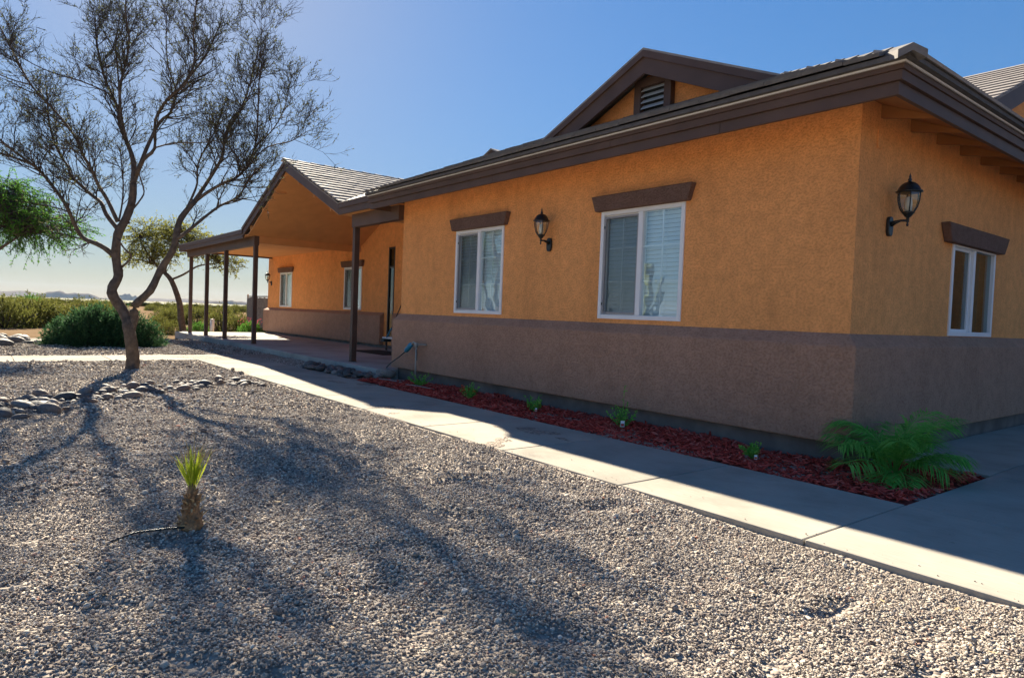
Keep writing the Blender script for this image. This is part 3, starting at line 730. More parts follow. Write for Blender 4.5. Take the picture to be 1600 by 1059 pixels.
# roof sheets
mb = MB()
slabpoly(mb, [(AX, YG - .03, AZ + .012), (RFX + .03, YG - .03, RFZ), (RFX + .03, 4.5, RFZ), (AX, 4.5, AZ + .012)], 0.02)
slabpoly(mb, [(AX, YG - .03, AZ + .012), (LFX - .03, YG - .03, LFZ), (LFX - .03, 4.5, LFZ), (AX, 4.5, AZ + .012)], 0.02)
slabpoly(mb, [(-23.3, YG - .03, 3.155), (LFX, YG - .03, 3.155), (LFX, 9, 3.155 + .2 * 9.3), (-23.3, 9, 3.155 + .2 * 9.3)], 0.02)
slabpoly(mb, [(RFX, YG - .03, 3.205), (LEFT_END, YG - .03, 3.205), (LEFT_END, 4.1, 3.205 + gp * 4.4), (AX - 1.3, 4.1, 3.205 + gp * 4.4)], 0.02)
slabpoly(mb, [(-17, 4.0, 4.0), (LEFT_END, 4.0, 4.0), (LEFT_END, 9, 4.1), (-17, 9, 4.1)], 0.02)
proof = mb.build('porch_roof', M['tile'], house)
gl = math.hypot(1, gp); upG = Vector((-1, 0, gp)) / gl
TEP = 0.235; TWP = 0.31
tile_cache = {}
rows = int((RFX + .03 - AX) * gl / TEP) + 1
for i in range(rows):
    d = i * TEP; xx = RFX + 0.05 - d / gl; zz = RFZ + gp * (d / gl) + .006
    run = min(0.30, (xx - AX) * gl)
    if run < 0.06: break
    ylim = YG + (RFX + .12 - xx) + 0.05           # the valley
    y = YG - 0.05 + (TWP / 2 if i % 2 else 0)
    if i % 2:
        key = ('h', round(run, 3))
        if key not in tile_cache:
            b = MB(); tile_box(b, (0, 0, 0), (0, 1, 0), upG, TWP / 2 - .006, run, 0.022, 0.03); tile_cache[key] = b.mesh('tile', M['tile'])
        t_ = link('tile', tile_cache[key], proof); t_.location = (xx, YG - .05, zz)
    while y < ylim:
        key = ('f', round(run, 3))
        if key not in tile_cache:
            b = MB(); tile_box(b, (0, 0, 0), (0, 1, 0), upG, TWP - .006, run, 0.022, 0.03); tile_cache[key] = b.mesh('tile', M['tile'])
        t_ = link('tile', tile_cache[key], proof); t_.location = (xx + rnd.uniform(-.006, .006), y, zz + rnd.uniform(0, .005))
        y += TWP
for k in range(10):
    y0 = YG - .05 + k * .33
    b = MB()
    for s in (-1, 1):
        b.add([(AX, y0, AZ + .075), (AX + s * .13, y0, AZ + .03), (AX + s * .13, y0 + .36, AZ + .02), (AX, y0 + .36, AZ + .06), (AX, y0, AZ + .05), (AX + s * .13, y0, AZ + .005), (AX + s * .13, y0 + .36, AZ - .005), (AX, y0 + .36, AZ + .035)],
              [(0, 1, 2, 3), (4, 7, 6, 5), (0, 4, 5, 1), (1, 5, 6, 2)])
    b.build('ridge_cap', M['tile'], proof)
b = MB(); b.prism([(RFX + .05, YG + .02, RFZ + .03), (RFX + .25, YG + .02, RFZ + .04), (AX + .12, 3.1, AZ + .02), (AX - .02, 3.1, AZ + .02)], (0, 0, .008)); b.build('valley_flashing', M['steel'], proof)
# vaulted ceiling and flat ceilings
mb = MB()
mb.prism([(AX, YG + .05, 4.24), (-15.62, YG + .05, 2.985), (-15.62, YB, 2.985), (AX, YB, 4.24)], (0, 0, .03))
mb.prism([(AX, YG + .05, 4.24), (-9.95, YG + .05, 2.985), (-9.95, YB, 2.985), (AX, YB, 4.24)], (0, 0, .03))
mb.box(-23.2, -15.62, YG + .05, YB, 2.985, 3.01); mb.box(-9.95, WL, YG + .05, YB, 2.985, 3.01)
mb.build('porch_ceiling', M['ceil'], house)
for yy in (0.02, ):
    for s, fx in ((-1, -15.9), (1, -9.9)):
        for t in (0.25, 0.55, 0.85):
            xx = AX + (fx - AX) * t; b = MB(); z = 4.24 + (2.985 - 4.24) * t
            b.box(xx - .02, xx + .02, YG + .045, yy, z - .07, z + .05); b.build('lookout', M['ceil'], house)
b = MB(); b.lathe([(0.075, 0), (0.085, -.006), (0.06, -.012), (0.0, -.010)], (-16.6, 1.33, 2.985), 20); b.build('recessed_light', M['white'], house, True)
# beams and posts
for (x0, x1) in ((-22.95, -15.62), (-9.66, WL - .002)):
    b = MB(); b.box(x0, x1, -0.10, 0.035, 2.735, 2.984); b.build('beam', M['trim'], house, bevel=0.004)
b = MB(); b.box(-15.70, -15.62, 0.035, YB, 2.80, 2.984); b.build('beam', M['ceil'], house)
for x in (-9.585, -15.68, -18.40, -20.52, -22.62):
    b = MB(); b.box(x - .052, x + .052, -.085, .02, 0.12, 2.735 if x not in (-15.68,) else 2.98)
    b.box(x - .062, x + .062, -.095, .03, 0.12, 0.132); b.build('post', M['trim'], house, bevel=0.004)
# porch floor slabs
for (a, c) in ((-7.78, -9.72), (-9.72, -11.05), (-11.05, -11.62), (-11.62, -14.0), (-14.0, -17.5), (-17.5, -20.6), (-20.6, -23.5)):
    slab(c, a, -0.33, 4.7, 0.12, house, 'porchslab', 'porch_floor', 0.24, 0.004, 0.012)
b = MB(); b.box(-12.9, -11.2, 1.45, 2.25, 0.121, 0.135); dm = b.build('door_mat', M['mat']); tag(dm, 'dark door mat on the porch floor by the entry', 'mat')

# ---- sidelight in the entry recess
b = MB()
b.box(SLT[0], SLT[0] + .045, YB - .012, YB + .05, SLT[2], SLT[3]); b.box(SLT[1] - .045, SLT[1], YB - .012, YB + .05, SLT[2], SLT[3])
b.box(SLT[0] + .045, SLT[1] - .045, YB - .012, YB + .05, SLT[3] - .05, SLT[3]); b.box(SLT[0] + .045, SLT[1] - .045, YB - .012, YB + .05, SLT[2], SLT[2] + .06)
b.box(SLT[0] + .045, SLT[1] - .045, YB - .006, YB + .04, 2.30, 2.35)
sl_ = b.build('sidelight', M['black'], house); tag(sl_, 'tall narrow dark sidelight beside the entry')
b = MB(); b.add([(SLT[0] + .045, YB + .02, SLT[2] + .06), (SLT[1] - .045, YB + .02, SLT[2] + .06), (SLT[1] - .045, YB + .02, SLT[3] - .05), (SLT[0] + .045, YB + .02, SLT[3] - .05)], [(0, 1, 2, 3)]); b.build('glass_pane', M['glassdark'], sl_)
b = MB(); b.box(SLT[0], SLT[1], YB + .2, YB + .21, SLT[2], SLT[3]); b.build('window_backing', M['darkroom'], sl_)

# ---- windows
def window(w, h, loc, rz, kind, label):
    """local frame: x to the right seen from outside, y into the wall, z up from the sill"""
    fr = 0.048; d0, d1 = -0.016, 0.075; mid = w / 2; mw = 0.032
    b = MB()
    b.box(0, fr, d0, d1, 0, h); b.box(w - fr, w, d0, d1, 0, h); b.box(fr, w - fr, d0, d1, 0, fr); b.box(fr, w - fr, d0, d1, h - fr, h)
    b.box(mid - mw, mid + mw, d0 + .006, d1 - .004, fr, h - fr)
    win = b.build('window', M['white'], house, bevel=0.004); win.location = loc; win.rotation_euler = (0, 0, rz); tag(win, label)
    # sash of the sliding half
    b = MB(); x0, x1 = fr, mid - mw; s = 0.026
    b.box(x0, x0 + s, .022, .05, fr, h - fr); b.box(x1 - s, x1, .022, .05, fr, h - fr); b.box(x0 + s, x1 - s, .022, .05, fr, fr + s); b.box(x0 + s, x1 - s, .022, .05, h - fr - s, h - fr)
    b.build('sash', M['white'], win)
    b = MB(); b.add([(x0 + s, .036, fr + s), (x1 - s, .036, fr + s), (x1 - s, .036, h - fr - s), (x0 + s, .036, h - fr - s)], [(0, 1, 2, 3)]); b.build('glass_pane', M['glass' if kind != 'side' else 'glassdark'], win)
    b = MB(); b.add([(mid + mw, .020, fr), (w - fr, .020, fr), (w - fr, .020, h - fr), (mid + mw, .020, h - fr)], [(0, 1, 2, 3)]); b.build('glass_pane', M['glass' if kind != 'side' else 'glassdark'], win)
    if kind != 'side':
        # insect screen in its own grey frame, set a little crooked as screens are
        b = MB(); q = .020
        b.box(x0 + .006, x0 + .006 + q, 0.0, .012, fr + .012, h - fr - .02); b.box(x1 - q, x1, 0.0, .012, fr + .012, h - fr - .02)
        b.box(x0 + .006 + q, x1 - q, 0.0, .012, fr + .012, fr + .012 + q); b.box(x0 + .006 + q, x1 - q, 0.0, .012, h - fr - .02 - q, h - fr - .02)
        scf = b.build('screen_frame', M['greyframe'], win)
        b = MB(); b.add([(x0 + .02, .006, fr + .02), (x1 - .01, .006, fr + .02), (x1 - .01, .006, h - fr - .03), (x0 + .02, .006, h - fr - .03)], [(0, 1, 2, 3)])
        b.build('insect_screen', M['screen'], win)
        for z in (0.16, h - 0.2):
            b = MB(); b.box(x0 - .004, x0 + .012, -.006, .004, z, z + .03); b.build('screen_clip', M['black'], win)
        # bars between the panes
        mwid = 0.009
        for (a, c, yy) in ((x0 + s, x1 - s, .041), (mid + mw, w - fr, .026)):
            xm = (a + c) / 2
            b = MB(); b.box(xm - mwid, xm + mwid, yy, yy + .006, fr, h - fr); b.build('muntin', M['white'], win)
            for t in (1 / 3, 2 / 3):
                z = fr + (h - 2 * fr) * t
                b = MB(); b.box(a, xm - mwid, yy, yy + .006, z - mwid, z + mwid); b.box(xm + mwid, c, yy, yy + .006, z - mwid, z + mwid); b.build('muntin', M['white'], win)
        b = MB(); z = 0.03; sp = 0.047
        while z < h - .02:
            b.prism([(0.02, .088, z), (0.02, .106, z + .046), (0.02, .108, z + .045), (0.02, .090, z - .001)], (w - .04, 0, 0)); z += sp
        for x in (w * .25, w * .75): b.box(x - .002, x + .002, .092, .094, 0.02, h - .02)
        b.build('blind', M['blind'], win)
    else:
        b = MB(); b.box(0.03, mid - .12, .20, .21, 0, h); b.build('curtain', M['darkroom'], win)
        b = MB()
        for i in range(9):
            x = mid + .03 + i * .055; b.prism([(x, .12, 0.03), (x + .03, .10, 0.03), (x + .06, .12, 0.03), (x + .06, .125, .03), (x + .03, .105, .03), (x, .125, .03)], (0, 0, h - .06))
        b.build('curtain', M['greencurtain'], win)
    b = MB(); b.box(-.1, w + .1, .30, .31, -.1, h + .1); b.build('window_backing', M['darkroom'], win)
    return win
window(W1[1] - W1[0], W1[3] - W1[2], (W1[0], 0, W1[2]), 0, 'front', 'white sliding window nearest the porch')
window(W2[1] - W2[0], W2[3] - W2[2], (W2[0], 0, W2[2]), 0, 'front', 'white sliding window nearest the house corner')
window(WR[1] - WR[0], WR[3] - WR[2], (0, WR[0], WR[2]), R(90), 'side', 'white sliding window in the shaded side wall')
window(P1[1] - P1[0], P1[3] - P1[2], (P1[0], YB, P1[2]), 0, 'front', 'white window at the far end of the porch')
window(P2[1] - P2[0], P2[3] - P2[2], (P2[0], YB, P2[2]), 0, 'front', 'white window half hidden by the near porch post')
# sloped stucco lintels
def lintel(u0, u1, z0, z1, sp, off, loc, rz):
    b = MB()
    b.add([(u0, 0.0, z0), (u1, 0.0, z0), (u1 + sp, 0.0, z1), (u0 - sp, 0.0, z1), (u0, -off * .9, z0), (u1, -off * .9, z0), (u1 + sp, -off, z1), (u0 - sp, -off, z1)],
          [(0, 3, 2, 1), (4, 5, 6, 7), (0, 1, 5, 4), (1, 2, 6, 5), (2, 3, 7, 6), (3, 0, 4, 7)])
    o = b.build('lintel', M['lintel'], house, bevel=0.012); o.location = loc; o.rotation_euler = (0, 0, rz)
lintel(-6.13, -4.80, 2.405, 2.585, 0.06, 0.085, (0, 0, 0), 0)
lintel(-3.03, -1.70, 2.405, 2.585, 0.06, 0.085, (0, 0, 0), 0)
lintel(1.90, 3.50, 2.06, 2.25, 0.11, 0.09, (0, 0, 0), R(90))
lintel(-22.35, -20.98, 2.38, 2.56, 0.06, 0.085, (0, YB, 0), 0)
lintel(-16.78, -15.40, 2.40, 2.58, 0.06, 0.085, (0, YB, 0), 0)
# small electrical box cover on the side wall
b = MB(); b.box(0.0, 0.012, 0.30, 0.42, 2.72, 2.90); b.build('cover_plate', M['orange'], house, bevel=0.004)

# ================================================================== THINGS ON THE HOUSE
def lantern(loc, rz, label):
    t = thing('wall_lantern', label, 'lantern', loc, rz, 'wall lanterns on the stucco')
    A = -0.165     # distance of the lantern axis from the wall
    b = MB(); prof = []
    for k in range(16):
        w = 2 * math.pi * k / 16; prof.append((0.045 * math.copysign(abs(math.cos(w)) ** .6, math.cos(w)), -0.003, 0.01 + 0.088 * math.copysign(abs(math.sin(w)) ** .75, math.sin(w))))
    b.prism(prof, (0, -0.03, 0)); b.build('back_plate', M['black'], t, bevel=0.006)
    b = MB(); b.tube([(0, -.03, .03), (0, -.07, .045), (0, -.11, .055), (0, A, .05)], [.026, .016, .011, .012], 8); b.build('arm', M['black'], t, True)
    b = MB(); b.lathe([(0.0, -.002), (.008, .004), (.012, .016), (.006, .028), (.012, .04), (.013, .075), (.026, .085), (.042, .108), (.054, .120), (.052, .126), (.01, .127)], (0, A, 0), 12); b.build('cup', M['black'], t, True)
    gp_ = [(.050, .126), (.072, .165), (.086, .22), (.090, .27), (.088, .296)]
    b = MB(); b.lathe(gp_, (0, A, 0), 6, R(30))
    g_ = b.build('lamp_glass', M['lampglass'], t)
    for k in range(6):
        w = R(30 + 60 * k); b = MB(); b.tube([(r_ * 1.02 * math.cos(w), A + r_ * 1.02 * math.sin(w), z) for r_, z in gp_], .0055, 5); b.build('rib', M['black'], t)
    b = MB(); b.lathe([(.088, .292), (.108, .297), (.108, .306), (.094, .312), (.085, .335), (.066, .362), (.042, .380), (.020, .386), (.012, .398), (.018, .408), (.008, .420), (.010, .432), (.004, .455), (.0, .468)], (0, A, 0), 12); b.build('cap', M['black'], t, True)
    b = MB(); b.lathe([(.028, .128), (.030, .20), (.022, .25), (.0, .262)], (0, A, 0), 10); b.build('bulb', M['bulb'], t, True)
    return t
lantern((-3.89, 0, 2.065), 0, 'black wall lantern between the two front windows')
lantern((0, 0.60, 2.06), R(90), 'black wall lantern on the shaded side wall near the corner')
lantern((-23.2, YB, 2.0), 0, 'small distant wall lantern at the far end of the porch')

# bench end and broom by the entry, partly behind the corner of the wing
t = thing('bench', 'white topped bench standing behind the wing corner on the porch', 'bench', (-13.1, 2.62, 0.12))
b = MB(); b.box(0, 1.9, -.2, .2, .30, .345); b.build('seat', M['white'], t, bevel=.006)
for x in (.12, 1.7):
    for y in (-.15, .15):
        b = MB(); b.box(x, x + .05, y - .02, y + .02, 0, .30); b.build('leg', M['trim'], t)
t = thing('broom', 'blue handled broom leaning beside the porch entry', 'broom', (-12.83, 2.42, .12))
b = MB(); b.tube([(.20, 0, .56), (.72, .05, 1.34)], .011, 8); b.build('handle', M['hose'], t)
b = MB(); b.tube([(-.02, 0, .345), (.22, 0, .58)], .022, 8); b.build('grip', M['blue'], t)
b = MB(); b.box(-.16, .03, -.10, .10, 0.226, .30); b.build('brush', M['hose'], t)

# standpipe with hose timer
t = thing('standpipe', 'grey standpipe with blue hose timer and hose in the mulch', 'standpipe', (-6.78, -0.25, 0))
b = MB(); b.tube([(0, 0, -.06), (0, 0, .30), (.005, 0, .60)], .016, 8); b.build('pipe', M['pvc'], t, True)
b = MB(); b.tube([(0.02, .005, .36), (.03, .0, .45), (.018, 0, .54)], .007, 6); b.build('cable', M['hose'], t)
b = MB(); b.lathe([(.0, .57), (.03, .575), (.034, .61), (.028, .645), (.0, .65)], (0, 0, 0), 10); b.tube([(0, 0, .615), (.08, .10, .615), (.1, .14, .615)], .016, 8); b.tube([(-.0, 0, .62), (-.09, 0, .645), (-.16, 0, .60)], .019, 8)
b.build('faucet', M['pvc'], t, True)
b = MB(); b.tube([(-.13, 0, .615), (-.17, 0, .60), (-.32, 0, .50), (-.35, 0, .48)], [.022, .044, .042, .02], 10); b.build('timer', M['blue'], t, True)
b = MB(); pts = [(-.33, 0, .49), (-.55, 0, .38), (-.85, .0, .25), (-1.02, .0, .14), (-1.06, -.02, .06), (-.98, -.08, .0), (-.9, -.12, -.02)]
b.tube(pts, .010, 6); b.build('hose', M['hose'], t, True)
for (x, y, lab) in ((-7.0, -.62, 'thin grey drip tube curling on the mulch by the rocks'), (-6.1, -.62, 'thin grey drip tube below the leafy plant by the standpipe')):
    b = MB(); b.tube([(x - .25, y - .05, .03), (x, y, .035), (x + .2, y + .03, .03), (x + .32, y + .12, .01)], .007, 6)
    tag(b.build('drip_tube', M['pvc'], smooth=True), lab, 'tube')

# ================================================================== ROCKS
ROCK = [stone_mesh('rock_%d' % i, 300 + i, M['rock'], 2, 0.55, 0.18) for i in range(8)]
def rock(x, y, z, s, label, group, fl=1.0):
    o = link('river_rock', ROCK[rnd.randrange(8)])
    o.location = (x, y, z); o.scale = (s * rnd.uniform(.85, 1.25), s * rnd.uniform(.8, 1.1), s * fl * rnd.uniform(.8, 1.2))
    o.rotation_euler = (rnd.uniform(-.25, .25), rnd.uniform(-.25, .25), rnd.uniform(0, 6.28))
    tag(o, label, 'rock', group)
# border of stones across the gravel
line = [(-5.5, -6.05), (-5.9, -5.45), (-6.5, -4.85), (-7.0, -4.25), (-7.35, -3.65), (-7.6, -3.1), (-7.55, -2.75), (-7.45, -2.42)]
placed = []
for i in range(len(line) - 1):
    a, c = line[i], line[i + 1]; L = math.dist(a, c)
    for k in range(int(L * 80)):
        t_ = rnd.random(); px_ = a[0] + (c[0] - a[0]) * t_; py_ = a[1] + (c[1] - a[1]) * t_
        wd = 0.27 if i < 4 else 0.17
        px_ += rnd.gauss(0, wd); py_ += rnd.gauss(0, wd * .35)
        s = rnd.choice([.08, .09, .11, .13, .15, .19])
        if all(math.dist((px_, py_), q[:2]) > (s + q[2]) * .38 for q in placed) and py_ < -2.4:
            placed.append((px_, py_, s))
for (x, y, s) in placed:
    rock(x, y, float(gz(x, y)) + s * .16, s, 'smooth grey river rock in the border crossing the gravel', 'rocks of the gravel border', 1.05)
o = link('river_rock', ROCK[2]); o.location = (-6.15, -5.25, 0.0); o.scale = (.36, .30, .13); tag(o, 'broad pale flat rock in the border left of the tree', 'rock')
# pile between the porch floor and the walk
pile = []
for k in range(900):
    x = rnd.uniform(-10.0, -7.55); y = rnd.uniform(-.93, -.42); s = rnd.choice([.11, .13, .15, .17, .20])
    if x > -7.9 and y < -.75: continue
    if all(math.dist((x, y), q[:2]) > (s + q[2]) * .37 for q in pile): pile.append((x, y, s))
for (x, y, s) in pile:
    rock(x, y, -0.03 + s * .22 + rnd.uniform(0, .05), s, 'smooth river rock piled between porch floor and walk', 'rocks piled by the porch', 1.0)
rock(-9.95, -.75, .06, .30, 'pale rounded boulder at the left end of the rock pile', None)
rock(-9.55, -.82, .06, .30, 'brownish rounded boulder second from the left end of the rock pile', None)
rock(-7.72, -.30, .07, .28, 'dark blue grey rock touching the wing corner', None)
# stones at the far left
far = []
for k in range(300):
    x = rnd.gauss(-18.6, .9); y = rnd.gauss(-5.6, .55); s = rnd.choice([.2, .26, .32, .4])
    if y < -4.4 and all(math.dist((x, y), q[:2]) > (s + q[2]) * .42 for q in far) and len(far) < 34: far.append((x, y, s))
for (x, y, s) in far: rock(x, y, float(gz(x, y)) + s * .15, s, 'weathered stone in the heap at the left edge', 'stones heaped at the left', .9)
rock(-22.2, -1.3, -.05, .55, 'flat dark stone beyond the round bush near the porch end', None, .6)

# ================================================================== PLANTS
class Leaves:
    """many small quads or triangles gathered in numpy arrays"""
    def __init__(s): s.V = []; s.F = []; s.n = 0
    def quad(s, c, d, w, L):
        """c base, d direction, w half width vector, L length: pointed leaf of two triangles"""
        c = np.asarray(c); d = np.asarray(d); w = np.asarray(w)
        s.V.append(np.stack([c, c + d * L * .45 + w, c + d * L, c + d * L * .45 - w])); s.F.append([s.n, s.n + 1, s.n + 2, s.n + 3]); s.n += 4
    def many(s, C, D, L, Wd, rs):
        """vectorised: base points C(n,3), unit directions D(n,3), lengths L(n), widths Wd(n)"""
        n = len(C); rv = rs.normal(size=(n, 3)); Wv = np.cross(D, rv); Wv /= np.linalg.norm(Wv, axis=1)[:, None] + 1e-9
        Wv *= Wd[:, None]
        q = np.stack([C, C + D * (L * .5)[:, None] + Wv, C + D * L[:, None], C + D * (L * .5)[:, None] - Wv], 1).reshape(-1, 3)
        s.V.append(q); f = np.arange(4 * n).reshape(n, 4) + s.n; s.F.extend(f.tolist()); s.n += 4 * n
    def mesh(s, name, mat): return fastmesh(name, np.concatenate([np.asarray(v).reshape(-1, 3) for v in s.V]), np.array(s.F), mat)
def unit(v): return v / (np.linalg.norm(v, axis=-1, keepdims=True) + 1e-9)

# ---- the large bare-limbed tree: limbs drawn in the tree's own frame (metres right, metres up), depth added
TB = Vector((-10.05, -3.79, -0.05)); PXM = FPX / 11.297
def tp(px, py, off): return TB + CR * ((px - 205) / PXM) + CU * ((577 - py) / PXM) + CF * off
tr = random.Random(5)
LIMBS = [  # (points in px of the drawing, start radius, end radius, depth slope)
 ([(205, 583), (205, 560), (206, 535), (203, 508), (196, 492), (186, 476), (177, 457), (176, 444), (181, 425), (178, 396), (184, 362), (195, 335), (201, 306), (205, 280)], .108, .058, .02),
 ([(204, 515), (209, 492), (212, 473), (232, 449), (243, 416), (263, 384), (270, 354), (272, 332), (291, 303)], .076, .046, .12),
 ([(178, 398), (169, 386), (156, 377), (138, 370), (130, 356), (127, 328), (119, 311), (100, 282), (89, 267), (60, 240), (30, 205), (8, 170)], .048, .012, -.35),
 ([(183, 352), (164, 330), (148, 309), (124, 293), (106, 277), (87, 261), (74, 243), (50, 215), (35, 180), (20, 140), (5, 100)], .040, .010, .30),
 ([(90, 266), (70, 259), (53, 253), (26, 247), (0, 230), (-20, 205)], .022, .008, -.3),
 ([(184, 342), (172, 309), (161, 288), (156, 262), (148, 245), (135, 215), (112, 180), (90, 150), (70, 105), (50, 60), (36, 20)], .034, .009, -.25),
 ([(186, 340), (183, 306), (181, 274), (176, 245), (165, 215)], .016, .008, .3),
 ([(205, 284), (200, 245), (191, 215), (175, 185), (162, 149), (142, 109), (132, 76), (118, 35), (108, -5)], .048, .010, .18),
 ([(196, 232), (189, 190), (192, 139), (199, 109), (212, 66), (215, 30), (222, -10)], .030, .009, -.22),
 ([(205, 284), (213, 250), (219, 212), (228, 172), (245, 156), (252, 122), (265, 89), (285, 50), (298, 18), (306, -12)], .038, .010, .28),
 ([(210, 268), (228, 246), (245, 228), (252, 189), (281, 162), (311, 142), (326, 109), (331, 76), (344, 33), (350, 0)], .034, .009, -.28),
 ([(202, 320), (214, 306), (219, 292), (217, 270), (215, 255)], .016, .010, -.1),
 ([(186, 412), (203, 396), (196, 384), (191, 370)], .020, .012, -.3),
 ([(291, 303), (308, 265), (328, 228), (331, 185), (351, 132), (364, 66), (372, 25)], .036, .009, .22),
 ([(289, 306), (312, 290), (341, 277), (368, 262), (391, 219), (400, 172), (404, 125), (408, 85)], .032, .009, -.1),
 ([(270, 366), (285, 355), (304, 333), (325, 309), (352, 293), (370, 262), (385, 238)], .036, .010, .3),
 ([(368, 262), (395, 232), (411, 215), (440, 207), (458, 200), (472, 190)], .016, .006, .1),
 ([(391, 219), (412, 195), (425, 165), (434, 135), (438, 105)], .014, .005, .25),
 ([(272, 334), (280, 300), (286, 270), (285, 240), (292, 205), (300, 170), (310, 120)], .024, .008, .35),
 ([(162, 149), (150, 130), (120, 118), (90, 112), (60, 100), (25, 80)], .016, .006, -.4),
 ([(192, 139), (180, 100), (172, 60), (165, 20), (160, -10)], .016, .006, .35),
 ([(252, 122), (246, 85), (250, 45), (255, 5)], .015, .006, -.35),
 ([(331, 185), (355, 165), (380, 130), (400, 85), (412, 40)], .014, .005, -.35),
 ([(245, 228), (270, 218), (300, 212), (330, 205), (352, 196)], .014, .005, .4),
 ([(148, 245), (120, 232), (92, 225), (62, 205), (30, 190)], .014, .005, .4),
 ([(90, 150), (60, 142), (30, 128), (4, 118)], .012, .005, -.3),
]
tree = thing('tree', 'large bare limbed tree with sparse small leaves beside the path', 'tree', TB)
branch = MB(); twig = MB(); lv = Leaves(); lrs = np.random.RandomState(3)
twigs_for_leaves = []
def smooth_poly(pts, sub=3):
    out = []
    n = len(pts)
    for i in range(n - 1):
        p0 = pts[max(i - 1, 0)]; p1 = pts[i]; p2 = pts[i + 1]; p3 = pts[min(i + 2, n - 1)]
        for k in range(sub):
            t = k / sub
            out.append(0.5 * ((2 * p1) + (p2 - p0) * t + (2 * p0 - 5 * p1 + 4 * p2 - p3) * t * t + (3 * p1 - p0 - 3 * p2 + p3) * t ** 3))
    out.append(pts[-1]); return out
def grow(p, d, L, r, level, outb):
    """a wandering shoot; returns its points"""
    n = 4 if level < 3 else 3
    pts = [p.copy()]; dd = d.copy()
    for i in range(n):
        dd = (dd + Vector((tr.gauss(0, .2), tr.gauss(0, .2), tr.gauss(.05, .16)))).normalized()
        pts.append(pts[-1] + dd * (L / n))
    outb.tube(pts, [r * (1 - .62 * i / n) for i in range(n + 1)], 4 if level < 3 else 3, cap=False)
    return pts, dd
def spawn(pts, rads, count, level, lmin, lmax, start):
    n = len(pts)
    for _ in range(count):
        t = start + (1 - start) * tr.random() ** .8
        i = min(int(t * (n - 1)), n - 2)
        p = pts[i].lerp(pts[i + 1], tr.random()); d0 = (pts[i + 1] - pts[i]).normalized()
        side = Vector((tr.gauss(0, 1), tr.gauss(0, 1), tr.gauss(0, .8))); side -= d0 * side.dot(d0); side.normalize()
        d = (d0 * tr.uniform(.5, 1.0) + side * tr.uniform(.5, 1.0) + Vector((0, 0, .28))).normalized()
        L = tr.uniform(lmin, lmax) * (1 - .35 * t)
        r = max(.0034, min(rads[i] * .55, (.012, .0075, .0048)[level - 1]))
        q, dd = grow(p, d, L, r, level, twig)
        rr = [r * (1 - .6 * k / (len(q) - 1)) for k in range(len(q))]
        if level == 1: spawn(q, rr, 7, 2, .28, .66, .12)
        elif level == 2:
            twigs_for_leaves.append((q, 1)); spawn(q, rr, 5, 3, .10, .30, .1)
        else: twigs_for_leaves.append((q, 2))
for li, (pp, r0, r1, ds) in enumerate(LIMBS):
    base = Vector((pp[0][0], pp[0][1], 0)); pts = []
    # depth where the limb leaves its parent
    if li == 0: d_start = 0.0
    else:
        best = min(((math.dist((q[0], q[1]), pp[0]), q[2]) for L_ in ALLPTS for q in L_), default=(0, 0)); d_start = best[1]
    rec = []
    acc = 0.0
    for i, (x, y) in enumerate(pp):
        if i: acc += math.dist(pp[i - 1], pp[i]) / PXM
        off = d_start + ds * acc + (0.05 * math.sin(i * 1.7 + li) if i > 0 else 0)
        rec.append((x, y, off)); pts.append(tp(x, y, off))
    if li == 0: ALLPTS = []
    ALLPTS.append(rec)
    sp_ = smooth_poly(pts, 3); n = len(sp_)
    rad = [(r0 + (r1 - r0) * (i / (n - 1)) ** .8) * (1 + .05 * math.sin(i * 2.1 + li)) for i in range(n)]
    if li == 0:
        for i in range(4): rad[i] *= 1.22 - .055 * i
    branch.tube([p - TB for p in sp_], rad, 10 if r0 > .04 else 7)
    # pruned stubs
    for _ in range(2 if r0 > .03 else 0):
        i = tr.randrange(n // 3, n - 2); a = sp_[i] - TB; dv = Vector((tr.gauss(0, 1), tr.gauss(0, 1), .3)).normalized()
        branch.tube([a, a + dv * (rad[i] + .035)], [rad[i] * .5, rad[i] * .42], 6)
    if li in (0, 1, 11, 12): continue
    total = sum((sp_[i + 1] - sp_[i]).length for i in range(n - 1))
    loc_pts = [p - TB for p in sp_]
    spawn(loc_pts, rad, max(5, int(total * 7.2)), 1, .42, .95, .16 if li not in (4, 16, 17, 19, 20, 21, 22, 23, 24, 25) else .12)
    spawn(loc_pts, rad, max(4, int(total * 5)), 2, .25, .6, .35)
trunk = branch.build('trunk', M['bark'], tree, True)
crown = twig.build('crown', M['twig'], tree); tag(crown, 'fine bare twigs of the crown')
Cs, Ds, Ls, Ws = [], [], [], []
for q, lev in twigs_for_leaves:
    if tr.random() < (.8 if lev == 1 else .58): continue
    for _ in range(tr.randint(2, 4)):
        i = tr.randrange(1, len(q)); p = q[i - 1].lerp(q[i], tr.random())
        d = (q[i] - q[i - 1]).normalized() + Vector((tr.gauss(0, .7), tr.gauss(0, .7), tr.gauss(0, .6)))
        d.normalize(); Cs.append(p); Ds.append(d); Ls.append(tr.uniform(.025, .055)); Ws.append(tr.uniform(.005, .011))
lv.many(np.array(Cs), np.array(Ds), np.array(Ls), np.array(Ws), lrs)
lf = link('leaves', lv.mesh('leaves', M['leaf_main']), tree)
print('tree leaves', len(Cs), 'twigs', len(twigs_for_leaves))

